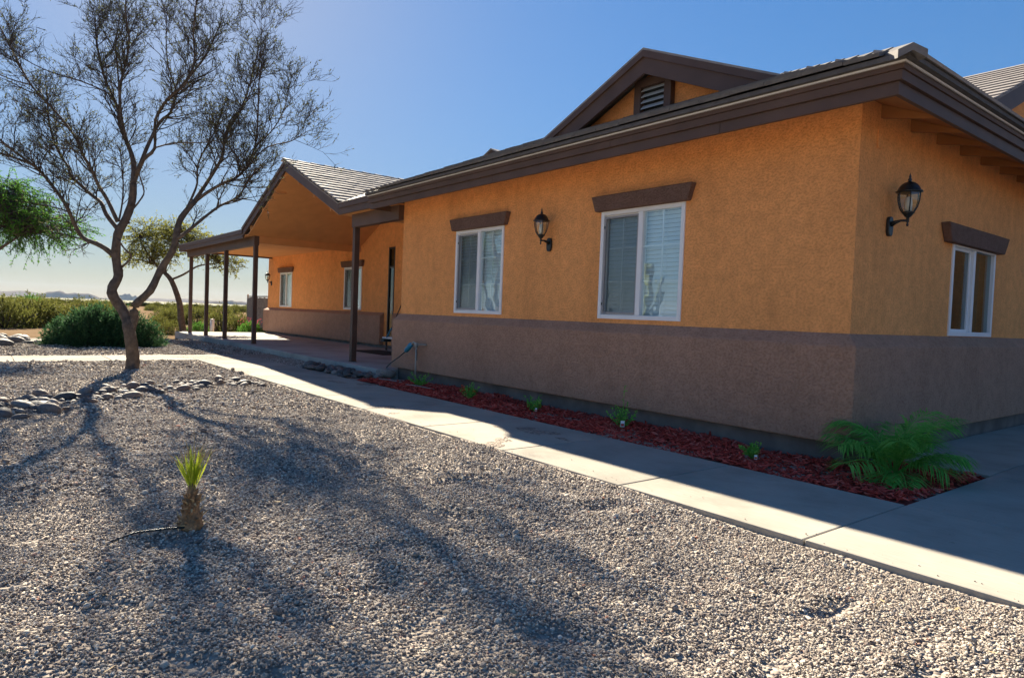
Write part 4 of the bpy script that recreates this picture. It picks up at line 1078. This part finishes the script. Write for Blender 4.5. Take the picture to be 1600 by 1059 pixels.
# ---- leafy trees made of sprays of small leaves on a branching frame
def leafy_tree(name, label, base, trunk_pts, blobs, leafmat, nspray, leaf=(.05, .012), droop=0.0, seed=1, per=16, spray=.35, group=None, barkmat='bark', r0=.1):
    t = thing(name, label, 'tree', base); rs = np.random.RandomState(seed); rr = random.Random(seed)
    tb = MB(); tw = MB(); L_ = Leaves(); cs, ds = [], []
    for pts, ra, rb in trunk_pts:
        v = [Vector(p) for p in pts]; s = smooth_poly(v, 3); n = len(s); tb.tube(s, [ra + (rb - ra) * i / (n - 1) for i in range(n)], 8)
    tips = [Vector(pts[-1]) for pts, _, _ in trunk_pts]
    for (c, rad, wgt) in blobs:
        c = Vector(c)
        for _ in range(int(nspray * wgt)):
            u = Vector((rr.gauss(0, 1), rr.gauss(0, 1), rr.gauss(0, 1))).normalized() * (rr.random() ** .45)
            p = c + Vector((u.x * rad[0], u.y * rad[1], u.z * rad[2]))
            d = (Vector((u.x * rad[0], u.y * rad[1], u.z * rad[2])) * .8 + Vector((rr.gauss(0, .35), rr.gauss(0, .35), rr.gauss(.1, .3) - droop))).normalized()
            L = spray * rr.uniform(.5, 1.3); e = p + d * L + Vector((0, 0, -droop * L * .5))
            tw.tube([p - d * L * .3, p + d * L * .4, e], [.006, .004, .002], 3, cap=False)
            if rr.random() < .22:
                tip = min(tips, key=lambda q: (q - p).length); mid = tip.lerp(p, .5) + Vector((0, 0, .1)); tw.tube([tip, mid, p], [.014, .010, .005], 4, cap=False)
            for k in range(per):
                s_ = rr.random(); q = p.lerp(e, s_); cs.append(q); ds.append((d * .6 + Vector((rr.gauss(0, .6), rr.gauss(0, .6), rr.gauss(-droop, .5)))).normalized())
    tb.build('trunk', M[barkmat], t, True); tw.build('crown', M['twig'], t)
    n = len(cs); L_.many(np.array(cs), np.array(ds), rs.uniform(.6, 1.3, n) * leaf[0], rs.uniform(.7, 1.3, n) * leaf[1], rs)
    link('leaves', L_.mesh('leaves', M[leafmat]), t)
    return t
def scr(base, px, dz, off):  # point in a plant's own frame: metres right of, above and behind its base
    return (CR * px + Vector((0, 0, dz)) + Vector((CF.x, CF.y, 0)) * off)
Lb = Vector((-15.6, -6.15, -.05))
leafy_tree('tree', 'dense bright green leafy tree cut off by the left edge', Lb,
           [([(0, 0, 0), (.05, .1, .8), (.2, .15, 1.7)], .11, .07), ([(.2, .15, 1.6), (.5, .5, 2.0), (.75, 1.0, 2.45)], .05, .02), ([(.2, .15, 1.6), (-.3, -.3, 2.3), (-.6, -.6, 3.0)], .05, .02), ([(.2, .15, 1.7), (.2, -.2, 2.4), (.3, -.5, 3.0)], .04, .02)],
           [((0, .1, 3.05), (1.45, 1.45, .75), 1.0), ((.6, 1.2, 2.75), (.85, 1.0, .5), .55), ((-.8, -.9, 3.0), (1.2, 1.2, .8), .6), ((.35, .75, 3.35), (.7, .7, .35), .3)], 'leaf_green', 900, (.055, .010), .25, 21, 20, .40)
Pb = Vector((-25.2, .35, -.1))
def pv(dx, dz, off=0): return tuple(CR * dx + Vector((0, 0, dz)) + Vector((CF.x, CF.y, 0)) * off)
k_ = 1 / 41.0
leafy_tree('tree', 'slender leaning tree with airy yellow green crown behind the porch end', Pb,
           [([pv(0, 0), pv(-.12, .6), pv(-.2, 1.25), pv(-.5, 2.05), pv(-.75, 2.35)], .13, .08), ([pv(-.72, 2.3), pv(-1.05, 2.6), pv(-1.5, 3.2), pv(-1.8, 3.7)], .06, .02),
            ([pv(-.6, 2.1), pv(-.1, 2.3), pv(.4, 2.6), pv(.8, 2.7), pv(1.3, 2.75)], .045, .02), ([pv(-.75, 2.35), pv(-.75, 2.7), pv(-.5, 3.3), pv(-.2, 3.8)], .05, .02), ([pv(-.5, 2.0), pv(-.9, 2.6), pv(-1.3, 2.7)], .03, .015)],
           [(pv(-1.35, 3.75), (.95, .9, .6), .5), (pv(-.2, 3.75), (.95, .9, .5), .5), (pv(.75, 3.3), (.85, .8, .42), .38), (pv(-1.1, 3.1), (.9, .8, .4), .3), (pv(1.6, 2.75), (.55, .6, .35), .16), (pv(-2.1, 3.0), (.5, .5, .35), .12)], 'leaf_palo', 620, (.075, .018), .1, 33, 13, .4, barkmat='bark')

# ---- big rounded bush of upright sprigs
def bush_mesh(seed, rx, ry, h, nsp, per, L0, W0, upw=.7):
    rs = np.random.RandomState(seed); C, D = [], []
    stems = MB()
    for i in range(nsp):
        a = rs.uniform(0, 6.283); e = rs.uniform(0.02, 1.0); el = math.asin(e)
        rr_ = rs.uniform(.72, 1.06) * (1 + .10 * math.sin(a * 3 + 1) + .06 * math.sin(a * 7))
        n_ = np.array([math.cos(a) * math.cos(el), math.sin(a) * math.cos(el), e])
        tip = n_ * np.array([rx, ry, h]) * rr_
        d = unit(n_ * np.array([.9, .9, .6]) + np.array([0, 0, upw]) + rs.normal(0, .22, 3))
        L = rs.uniform(.6, 1.5) * .20
        b0 = tip - d * L
        s = rs.uniform(0, 1, per)[:, None]
        C.append(b0 + d * L * s); D.append(unit(d + rs.normal(0, .55, (per, 3))))
        if i % 6 == 0: stems.tube([Vector(np.array([0, 0, .02]) + n_ * np.array([rx, ry, 0]) * .25), Vector(b0 * .7 + np.array([0, 0, .02])), Vector(tip)], [.012, .008, .003], 3, cap=False)
    C = np.concatenate(C); D = np.concatenate(D); C[:, 2] = np.maximum(C[:, 2], .02); n = len(C)
    L_ = Leaves(); L_.many(C, D, rs.uniform(.6, 1.3, n) * L0, rs.uniform(.7, 1.3, n) * W0, rs)
    return L_, stems
t = thing('bush', 'wide rounded dark green bush behind the big tree', 'bush', (-17.2, -3.35, -.05), R(52 + 90 - 90))
t.rotation_euler = (0, 0, YAW)
L_, st = bush_mesh(8, 1.36, 1.0, 0.98, 4600, 13, .07, .009)
link('foliage', L_.mesh('foliage', M['leaf_bush']), t); st.build('stems', M['twig'], t)

# ---- desert shrubs on the flat
def shrub_proto(seed, rx, h, nsp, per, mat, L0=.07, W0=.014):
    L_, st = bush_mesh(seed, rx, rx, h, nsp, per, L0, W0, 1.0)
    # lift the foliage so that bare stems show below
    return L_.mesh('foliage', M[mat]), st.mesh('stems', M['twig'])
SHR = [shrub_proto(50 + i, .8 + .12 * i, 1.15 + .1 * (i % 3), 700, 11, 'leaf_creo') for i in range(4)]
SHG = shrub_proto(70, .9, 1.1, 800, 11, 'leaf_green')
def shrub(x, y, s, label, group=None, proto=None, sz=None):
    pr = proto or SHR[rnd.randrange(4)]
    t = thing('shrub', label, 'shrub', (x, y, -.13), rnd.uniform(0, 6.28), group); t.scale = (s, s, sz or min(s * rnd.uniform(.75, 1.0), .98))
    link('foliage', pr[0], t); link('stems', pr[1], t)
def at(px, depth, row=470):
    d = CF + CR * ((px - 800) / FPX); d = Vector((d.x, d.y, 0)); k = depth
    return CAM.x + d.x * k, CAM.y + d.y * k
NEAR = [(-30, 29, 1.35), (8, 27, 1.15), (48, 29, 1.30), (92, 30, 1.45), (72, 36, 1.4), (20, 38, 1.6), (125, 42, 1.3), (148, 44, 1.2), (248, 30, .62), (262, 36, .8)]
lab = ['olive desert shrub cut by the left edge', 'low olive shrub at the left between two taller ones', 'tall olive shrub left of the round bush, second from its edge', 'tallest olive shrub just left of the round bush',
       'olive shrub peeping over the two tall ones left of the bush', 'dark olive shrub behind the others at the far left', 'pale shrub rising behind the round bush', 'spreading shrub behind the round bush near the tree trunk', 'small yellowish shrub just right of the round bush', 'yellow green shrub right of the round bush farther off']
for (px_, dp, s), lb in zip(NEAR, lab):
    x, y = at(px_, dp); shrub(x, y, s, lb)
x, y = at(45, 60); shrub(x, y, 2.0, 'dark green rounded tree like shrub far off at the left', None, SHG, 1.35)
for (px_, dp, s, lb, pr) in ((309, 27.5, .55, 'low green shrub between the first two porch posts', SHG), (345, 31, 1.0, 'yellow green shrub seen between the middle porch posts', None), (375, 30, .9, 'leafy shrub left of the wooden gate', None), (392, 27, .62, 'green flowering shrub at the foot of the wooden gate', SHG), (415, 28.5, .5, 'small green shrub in front of the gate by the porch wall', SHG), (268, 26.5, .5, 'small dry shrub by the leaning tree', None)):
    x, y = at(px_, dp); shrub(x, y, s, lb, None, pr)
x, y = at(393, 26.6); b = MB()
for k in range(34):
    p = Vector((x + rnd.gauss(0, .3), y + rnd.gauss(0, .3), rnd.uniform(.35, .62))); b.add([p, p + Vector((.05, 0, .02)), p + Vector((.02, .05, .05)), p + Vector((0, .02, .06))], [(0, 1, 2), (0, 2, 3), (0, 1, 3), (1, 2, 3)])
tag(b.build('flowers', M['pink']), 'pink blossoms on the shrub by the gate', 'flowers', kind='stuff')
cnt = 0
while cnt < 90:
    px_ = rnd.uniform(-60, 430); dp = rnd.uniform(38, 170) if cnt < 72 else rnd.uniform(170, 320)
    x, y = at(px_, dp)
    if x > -24.5 and y > 2: continue
    shrub(x, y, rnd.uniform(.55, 1.25) * (1.0 if dp < 170 else 1.5), 'scattered olive desert shrub on the sandy flat beyond the yard', 'desert shrubs on the flat'); cnt += 1
# far scrub as one mass
rs = np.random.RandomState(91); n = 14000
dd = 160 + 1800 * rs.rand(n) ** 1.6; pp_ = rs.uniform(-160, 520, n)
dirx = CF.x + CR.x * (pp_ - 800) / FPX; diry = CF.y + CR.y * (pp_ - 800) / FPX
X = CAM.x + dirx * dd; Y = CAM.y + diry * dd
hh = rs.uniform(.5, 1.25, n); ww = rs.uniform(1.0, 2.6, n)
V = []; F = []
base = np.stack([X, Y, np.full(n, -.12)], -1)
ang = rs.uniform(0, 6.28, n)
offs = []
for k in range(5):
    a = ang + k * 6.283 / 5
    offs.append(base + np.stack([np.cos(a) * ww, np.sin(a) * ww, rs.uniform(.2, .6, n) * hh], -1))
top = base + np.stack([rs.normal(0, .3, n), rs.normal(0, .3, n), hh], -1)
V = np.stack([base] + offs + [top], 1).reshape(-1, 3); idx = np.arange(n)[:, None] * 7
F = np.concatenate([np.concatenate([idx + 6, idx + 1 + k, idx + 1 + (k + 1) % 5], 1) for k in range(5)] + [np.concatenate([idx, idx + 1 + (k + 1) % 5, idx + 1 + k], 1) for k in range(5)])
o = link('far_scrub', fastmesh('far_scrub', V, F, M['leaf_creo'])); tag(o, 'distant band of desert scrub', 'scrub', kind='stuff')

# ---- potted-size plants in the mulch
def small_plant(loc, s, label, flowers=0, tagcol=None, seed=0, up_=.8, spire=False):
    t = thing('plant', label, 'plant', loc); rs = np.random.RandomState(seed + 200); rr = random.Random(seed)
    C, D = [], []; st = MB()
    for i in range(26):
        a = rr.uniform(0, 6.28); lean = rr.uniform(.1, 1.0); d = Vector((math.cos(a) * lean, math.sin(a) * lean, up_)).normalized(); L = s * rr.uniform(.5, 1.1)
        if spire and i == 0: d = Vector((.05, 0, 1)); L = s * 1.9
        st.tube([(0, 0, 0), d * L * .5, d * L], [.003, .0025, .0015], 3, cap=False)
        for k in range(12):
            q = d * L * rr.uniform(.25, 1.0); C.append(q); D.append((d + Vector((rr.gauss(0, .7), rr.gauss(0, .7), rr.gauss(.1, .5)))).normalized())
    L_ = Leaves(); n = len(C); L_.many(np.array(C), np.array(D), rs.uniform(.02, .042, n), rs.uniform(.005, .010, n), rs)
    link('foliage', L_.mesh('foliage', M['leaf_palm']), t); st.build('stems', M['leaf_palm'], t)
    for k in range(flowers):
        a = rr.uniform(0, 6.28); q = Vector((math.cos(a) * s * .5, math.sin(a) * s * .5, s * rr.uniform(.5, .85)))
        b = MB(); b.lathe([(0, 0), (.012, .004), (.016, .012), (.0, .016)], q, 6); b.build('blossom', M['flower'], t)
    if tagcol:
        x, y = tagcol
        b = MB(); b.box(x - .020, x + .020, y - .002, y + .001, .0, .062); g_ = b.build('plant_tag', M['tagw'], t); g_.rotation_euler = (R(-14), 0, R(38)); g_.scale = (1, 1, 1) if spire else (.6, 1, .6)
        b = MB(); b.box(x - .016, x + .016, y - .0035, y - .0022, .006, .034); h_ = b.build('tag_print', M['tagr' if spire else 'flower'], g_)
    return t
small_plant((-6.3, -.45, .0), .22, 'low leafy plant at the foot of the standpipe', seed=1, up_=.5)
small_plant((-4.7, -.62, .0), .21, 'small plant with orange blossoms, second from the standpipe', 9, seed=2)
small_plant((-3.42, -.55, .0), .21, 'small green plant in the middle of the mulch bed', 0, (.05, -.1), seed=3)
small_plant((-2.12, -.45, .0), .24, 'green plant with a tall shoot and a red and white tag', 0, (.02, -.16), seed=4, spire=True)
small_plant((-.47, -.62, .0), .15, 'smallest plant, with a pale tag, nearest the palm', 0, (.03, -.08), seed=5)

# ---- feathery palm at the corner
t = thing('palm', 'feathery green palm at the house corner', 'palm', (.45, -.10, -.02)); pr_ = random.Random(12)
def frond(az, lean, L, curl, seed):
    rs = random.Random(seed); pts = []; p = Vector((0, 0, 0)); el = R(lean)
    n = 12
    for i in range(n + 1):
        pts.append(p.copy()); d = Vector((math.cos(az) * math.cos(el), math.sin(az) * math.cos(el), math.sin(el))); p = p + d * (L / n); el -= curl / n * (0.5 + i / n)
    b = MB(); b.tube(pts, [.008 * (1 - .8 * i / n) + .0012 for i in range(n + 1)], 4)
    Lf = Leaves()
    for k in range(54):
        s = .24 + .76 * k / 54; i = min(int(s * n), n - 1); q = pts[i].lerp(pts[i + 1], s * n - i); ax = (pts[i + 1] - pts[i]).normalized()
        side = ax.cross(Vector((0, 0, 1)));  side = side.normalized() if side.length > .05 else Vector((-math.sin(az), math.cos(az), 0))
        upn = side.cross(ax).normalized()
        for sg in (-1, 1):
            d = (ax * rs.uniform(.55, .85) + side * sg * rs.uniform(.65, 1.0) + upn * rs.uniform(-.15, .35) + Vector((0, 0, -.25))).normalized()
            LL = .20 * math.sin(math.pi * (.16 + .8 * (1 - s) ** .8)) * rs.uniform(.75, 1.15) + .03
            w = d.cross(upn).normalized() * rs.uniform(.0035, .0055)
            mid = q + d * LL * .55; tip = q + d * LL + Vector((0, 0, -.25 * LL))
            Lf.V.append(np.array([q, mid + w, tip, mid - w])); Lf.F.append([Lf.n, Lf.n + 1, Lf.n + 2, Lf.n + 3]); Lf.n += 4
    return b, Lf
for k in range(24):
    az = R(k * 137.5 + 20); lean = [84, 78, 72, 66, 58, 50, 42, 34][k % 8] + pr_.uniform(-5, 5); L = pr_.uniform(.48, .72)
    b, Lf = frond(az, lean, L, pr_.uniform(.9, 2.0), 400 + k)
    fr_ = b.build('frond', M['leaf_palm'], t); link('leaflets', Lf.mesh('leaflets', M['leaf_palm']), fr_)

# ---- young fan palm in the gravel
SB = Vector((-1.006, -4.927, float(gz(-1.006, -4.927)) - .005))
t = thing('fan_palm', 'young half dry fan palm with frayed stump standing in the gravel', 'palm', SB)
b = MB(); b.lathe([(.055, -.02), (.060, .01), (.052, .04), (.036, .09), (.026, .15), (.020, .20), (.012, .23)], (0, 0, 0), 10); b.build('stump', M['dirtwood'], t, True)
sr = random.Random(4); b = MB()
for k in range(44):
    z = .175 * k / 44; a = k * 2.4; r_ = .032 * (1 - z / .24) + .004; o_ = Vector((math.cos(a), math.sin(a), 0)); p = o_ * r_ + Vector((0, 0, z)); d = (o_ * sr.uniform(.25, .75) + Vector((sr.gauss(0, .2), sr.gauss(0, .2), .8))).normalized()
    b.tube([p - d * .012, p + d * .02, p + d * .045], [.013, .010, .003], 5)
b.build('leaf_bases', M['dirtwood'], t); b = MB()
for k in range(22):
    a = sr.uniform(0, 6.28); r0_ = sr.uniform(.03, .06); z = sr.uniform(.0, .16); p = Vector((math.cos(a) * r0_, math.sin(a) * r0_, z)); d = Vector((math.cos(a), math.sin(a), sr.uniform(-.4, 1.2))).normalized()
    b.tube([p, p + d * .016, p + d * .032 + Vector((sr.gauss(0, .012), sr.gauss(0, .012), .005))], [.006, .004, .0015], 4)
b.build('husk', M['straw'], t)
Lf = Leaves(); Ld = Leaves()
for k in range(58):
    a = sr.uniform(0, 6.28); sp_ = sr.uniform(.05, .85); d = Vector((math.cos(a) * sp_ * .62 - .07, math.sin(a) * sp_ * .62, 1)).normalized(); p = Vector((sr.gauss(0, .008), sr.gauss(0, .008), .19))
    L = sr.uniform(.16, .25); q = p + d * L; w = d.cross(Vector((sr.gauss(0, 1), sr.gauss(0, 1), 0))).normalized() * .0055
    Lf.V.append(np.array([p, p + d * L * .5 + w, q, p + d * L * .5 - w])); Lf.F.append([Lf.n + i for i in range(4)]); Lf.n += 4
    e = q + (d + Vector((math.cos(a) * .9, math.sin(a) * .9, -.1))).normalized() * sr.uniform(.03, .08)
    s0 = p + d * L * .7; w2 = w * .45
    Ld.V.append(np.array([s0, s0.lerp(e, .5) + w2, e, s0.lerp(e, .5) - w2])); Ld.F.append([Ld.n + i for i in range(4)]); Ld.n += 4
link('green_blades', Lf.mesh('green_blades', M['leaf_fan']), t); link('dry_tips', Ld.mesh('dry_tips', M['straw']), t)
b = MB(); b.tube([(.012, 0, .38), (.022, .005, .44), (.018, .0, .50), (.012, 0, .56)], [.003, .0022, .0015, .001], 4); b.build('dry_spike', M['straw'], t)
b = MB(); b.tube([SB + Vector((.05, .02, .012)), SB + Vector((.02, -.12, .016)), SB + Vector((.0, -.26, .014)), SB + Vector((.05, -.37, .0))], .005, 6)
tag(b.build('drip_tube', M['black'], smooth=True), 'thin black drip tube lying beside the fan palm', 'tube')

# ---- wooden gate and white post at the far end
t = thing('gate', 'weathered grey wooden gate in pale frame beyond the porch', 'gate', (-27.9, 3.5, -.1))
b = MB(); b.box(0, .05, -.03, .03, 0, 1.72); b.box(0.05, 4.2, -.03, .03, 1.60, 1.65); b.box(.05, 4.2, -.03, .03, .1, .15); b.build('frame', M['pvc'], t)
for k in range(26):
    b = MB(); b.box(.08 + k * .158, .08 + k * .158 + .145, -.055, -.032 + rnd.uniform(-.004, .0), .06, 1.58 + rnd.uniform(-.03, .02)); b.build('plank', M['plank'], t)
b = MB(); b.tube([(0, 0, 0), (0, 0, .62)], .075, 10); b.lathe([(.08, .62), (.08, .65), (.0, .67)], (0, 0, 0), 10); o = b.build('bollard', M['tagw'], None, True); o.location = (-24.83, 1.26, -.1); tag(o, 'short white post beyond the porch between the posts', 'post')

# ---- cacti off to the left, seen in the window glass
for (x, y, h, lb) in ((-12.5, -12.0, 3.2, 'tall saguaro mirrored in the window by the corner'), (-15.5, -12.6, 2.6, 'shorter saguaro mirrored in the window by the corner')):
    t = thing('cactus', lb, 'cactus', (x, y, -.1)); b = MB(); k = 16
    prof = [(.17, 0), (.2, h * .3), (.21, h * .7), (.17, h * .93), (.08, h), (0, h + .02)]; b.lathe(prof, (0, 0, 0), 16)
    b.build('stem', M['saguaro'], t, True)
    b = MB(); b.tube([(.15, 0, h * .45), (.45, 0, h * .47), (.52, 0, h * .6), (.52, 0, h * .85)], [.1, .12, .12, .07], 10); b.build('arm', M['saguaro'], t, True)

# ================================================================== HILLS AND HAZE
rs = random.Random(2)
def hill(cx_px, dist, wid, hgt, seed, label):
    r = random.Random(seed); b = MB(); d = (CF + CR * ((cx_px - 800) / FPX)); d.z = 0; d.normalize(); s = Vector((-d.y, d.x, 0)); c = Vector((CAM.x, CAM.y, 0)) + d * dist
    n = 40; rows = 7; vs = []; fs = []
    prof = []
    for i in range(n + 1):
        u = i / n * 2 - 1; e = max(0, 1 - abs(u) ** 1.6) ; prof.append(hgt * e * (.62 + .38 * vnoise(np.array(u * 4 + seed), np.array(seed * 1.3), 6).item() + .25 * (vnoise(np.array(u * 11 + seed), np.array(2.2), 7).item() - .5)))
    for j in range(rows):
        v = j / (rows - 1) * 2 - 1; k = max(0, 1 - v * v)
        for i in range(n + 1):
            u = i / n * 2 - 1; p = c + s * (u * wid) + d * (v * wid * .35); vs.append((p.x, p.y, -1 + prof[i] * k * (1 + .1 * math.sin(i * 1.3 + j))))
    for j in range(rows - 1):
        for i in range(n): a = j * (n + 1) + i; fs.append((a, a + 1, a + n + 2, a + n + 1))
    b.add(vs, fs); o = b.build('hills', M['hillrock'], None, True); tag(o, label, kind='structure')
hill(105, 9000, 420, 95, 3, 'low flat topped hill on the horizon at the left')
hill(198, 9500, 240, 85, 5, 'small pointed hill on the horizon behind the big tree')
hill(20, 11000, 1500, 70, 9, 'faint long ridge on the horizon at the far left')
hill(320, 12000, 1900, 70, 11, 'faint long ridge on the horizon behind the porch posts')
hill(356, 7500, 330, 42, 13, 'low knoll on the horizon seen between the porch posts')

# the air: an even, thin haze round the whole place
b = MB(); b.box(-15000, 14000, -14500, 14500, -2.5, 240)
hz = b.build('haze', None); tag(hz, 'pale desert haze', kind='stuff')
hm = bpy.data.materials.new('haze'); hm.use_nodes = True; hn = hm.node_tree.nodes; hn.clear()
pv_ = hn.new('ShaderNodeVolumePrincipled'); pv_.inputs['Color'].default_value = (0.55, 0.72, 0.98, 1); pv_.inputs['Density'].default_value = 0.000022; pv_.inputs['Anisotropy'].default_value = 0.0
ho = hn.new('ShaderNodeOutputMaterial'); hm.node_tree.links.new(pv_.outputs[0], ho.inputs['Volume'])
hz.data.materials.append(hm)
